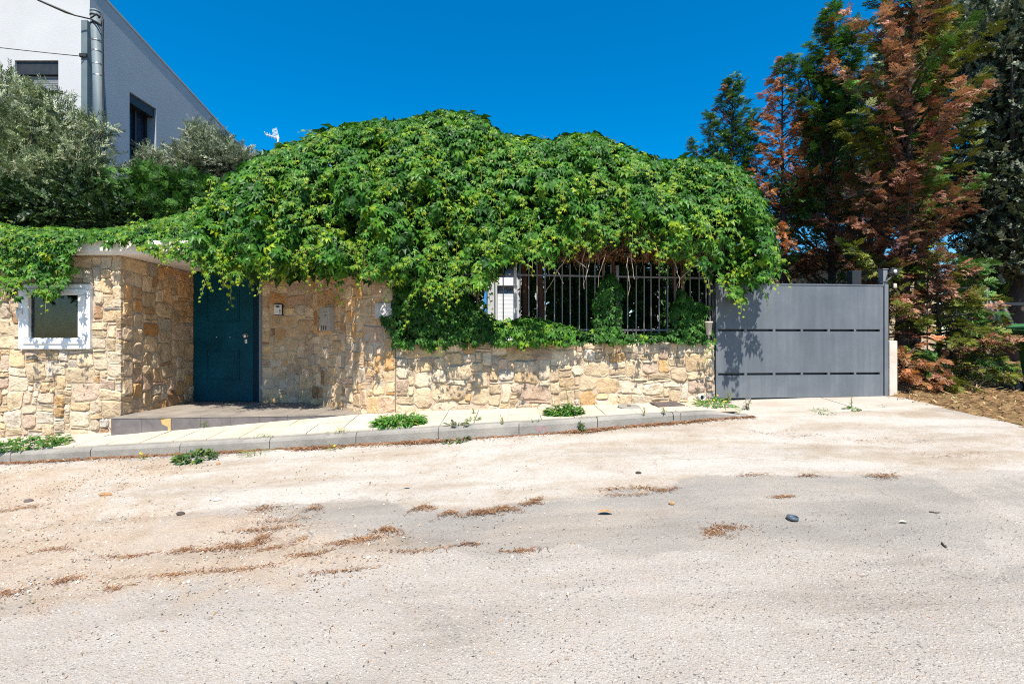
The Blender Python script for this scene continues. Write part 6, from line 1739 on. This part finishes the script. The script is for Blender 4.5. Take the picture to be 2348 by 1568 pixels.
rp = [P(x, y, float(YW((x - CX) / F * 6.85)) - .05) for x, y in ((1305, 937), (1380, 932), (1450, 928), (1500, 925))]
tag(tube('iron_rod', rp, .008, MAT['rust'], None, 6), 'thin rusty rod lying along the foot of the low wall', 'rod')
c = P(1625, 768, 7.0)
PT = empty('plant_pot', c, 'white tapered pot fixed at the railing end beside the gate', 'pot')
disc('pot', c, .05, .2, MAT['whitewash'], PT, (0, 0, 1), 18, [(.030, 0), (.034, .005), (.050, .17), (.056, .172), (.056, .195), (.046, .195), (.044, .17)])
tube('pot_spout', [c + Vector((0, 0, .005)), c + Vector((0, 0, -.05))], .012, MAT['whitewash'], PT, 8)
# ------------------------------------------------------------------ wheeled bin
bx0, by0 = 7.80, 7.0
bz0 = float(hverge(bx0 + .2, by0)) + .005
BN = empty('wheeled_bin', (bx0 + .3, by0 + .25, bz0), 'dark green plastic wheeled bin at the right edge on the verge', 'bin')
bm = bmesh.new()
lo = [(bx0 + .09, by0 + .06), (bx0 + .54, by0 + .06), (bx0 + .54, by0 + .46), (bx0 + .09, by0 + .46)]
hi = [(bx0 + .01, by0), (bx0 + .66, by0), (bx0 + .66, by0 + .56), (bx0 + .01, by0 + .56)]
rings_ = []
for t in (0, .15, .84, .86, .93):
    ex = .02 if t > .85 else 0
    rings_.append([bm.verts.new((l[0] + (h[0] - l[0]) * t + ex * (1 if k in (1, 2) else -1), l[1] + (h[1] - l[1]) * t + ex * (1 if k in (2, 3) else -1), bz0 + .04 + t * 1.02)) for k, (l, h) in enumerate(zip(lo, hi))])
for a, b_ in zip(rings_[:-1], rings_[1:]):
    for k in range(4): bm.faces.new((a[k], a[(k + 1) % 4], b_[(k + 1) % 4], b_[k]))
bm.faces.new(rings_[0][::-1]); bm.faces.new(rings_[-1])
bmesh.ops.recalc_face_normals(bm, faces=bm.faces[:]); bmesh.ops.bevel(bm, geom=[e_ for e_ in bm.edges if abs(e_.verts[0].co.z - e_.verts[1].co.z) > .05], offset=.03, segments=2, affect='EDGES')
bm_obj('body', bm, MAT['bin_green'], BN)
zt_ = bz0 + .04 + .93 * 1.02
bm = bmesh.new()
vs_ = []
for (dx, zz) in ((-.05, .004), (-.05, .035), (.10, .085), (.55, .085), (.71, .03), (.71, .004)):
    vs_.append([bm.verts.new((bx0 + dx, by0 - .03, zt_ + zz)), bm.verts.new((bx0 + dx, by0 + .59, zt_ + zz))])
for a, b_ in zip(vs_, vs_[1:] + vs_[:1]): bm.faces.new((a[0], b_[0], b_[1], a[1]))
bm.faces.new([v[0] for v in vs_]); bm.faces.new([v[1] for v in vs_][::-1])
bmesh.ops.recalc_face_normals(bm, faces=bm.faces[:]); bm_obj('lid', bm, MAT['bin_lid_green'], BN)
tube('handle', [(bx0 - .02, by0 + .10, zt_ - .02), (bx0 - .07, by0 + .10, zt_ - .03), (bx0 - .07, by0 + .46, zt_ - .03), (bx0 - .02, by0 + .46, zt_ - .02)], .016, MAT['bin_green'], BN)
box('sticker', (bx0 + .08, by0 - .0265, zt_ - .085), (bx0 + .30, by0 - .024, zt_ - .008), MAT['paper_white'], BN)
for yy in (by0 - .02, by0 + .50):
    wc = Vector((bx0 + .06, yy + .05, bz0 + .095))
    w1 = disc('wheel', wc, .1, .055, MAT['rubber'], BN, (0, -1, 0), 24, [(.085, 0), (.10, .008), (.10, .047), (.085, .055), (.06, .052)])
    disc('hub', wc + Vector((0, -.053, 0)), .055, .012, MAT['wheel_hub'], w1, (0, -1, 0), 16)
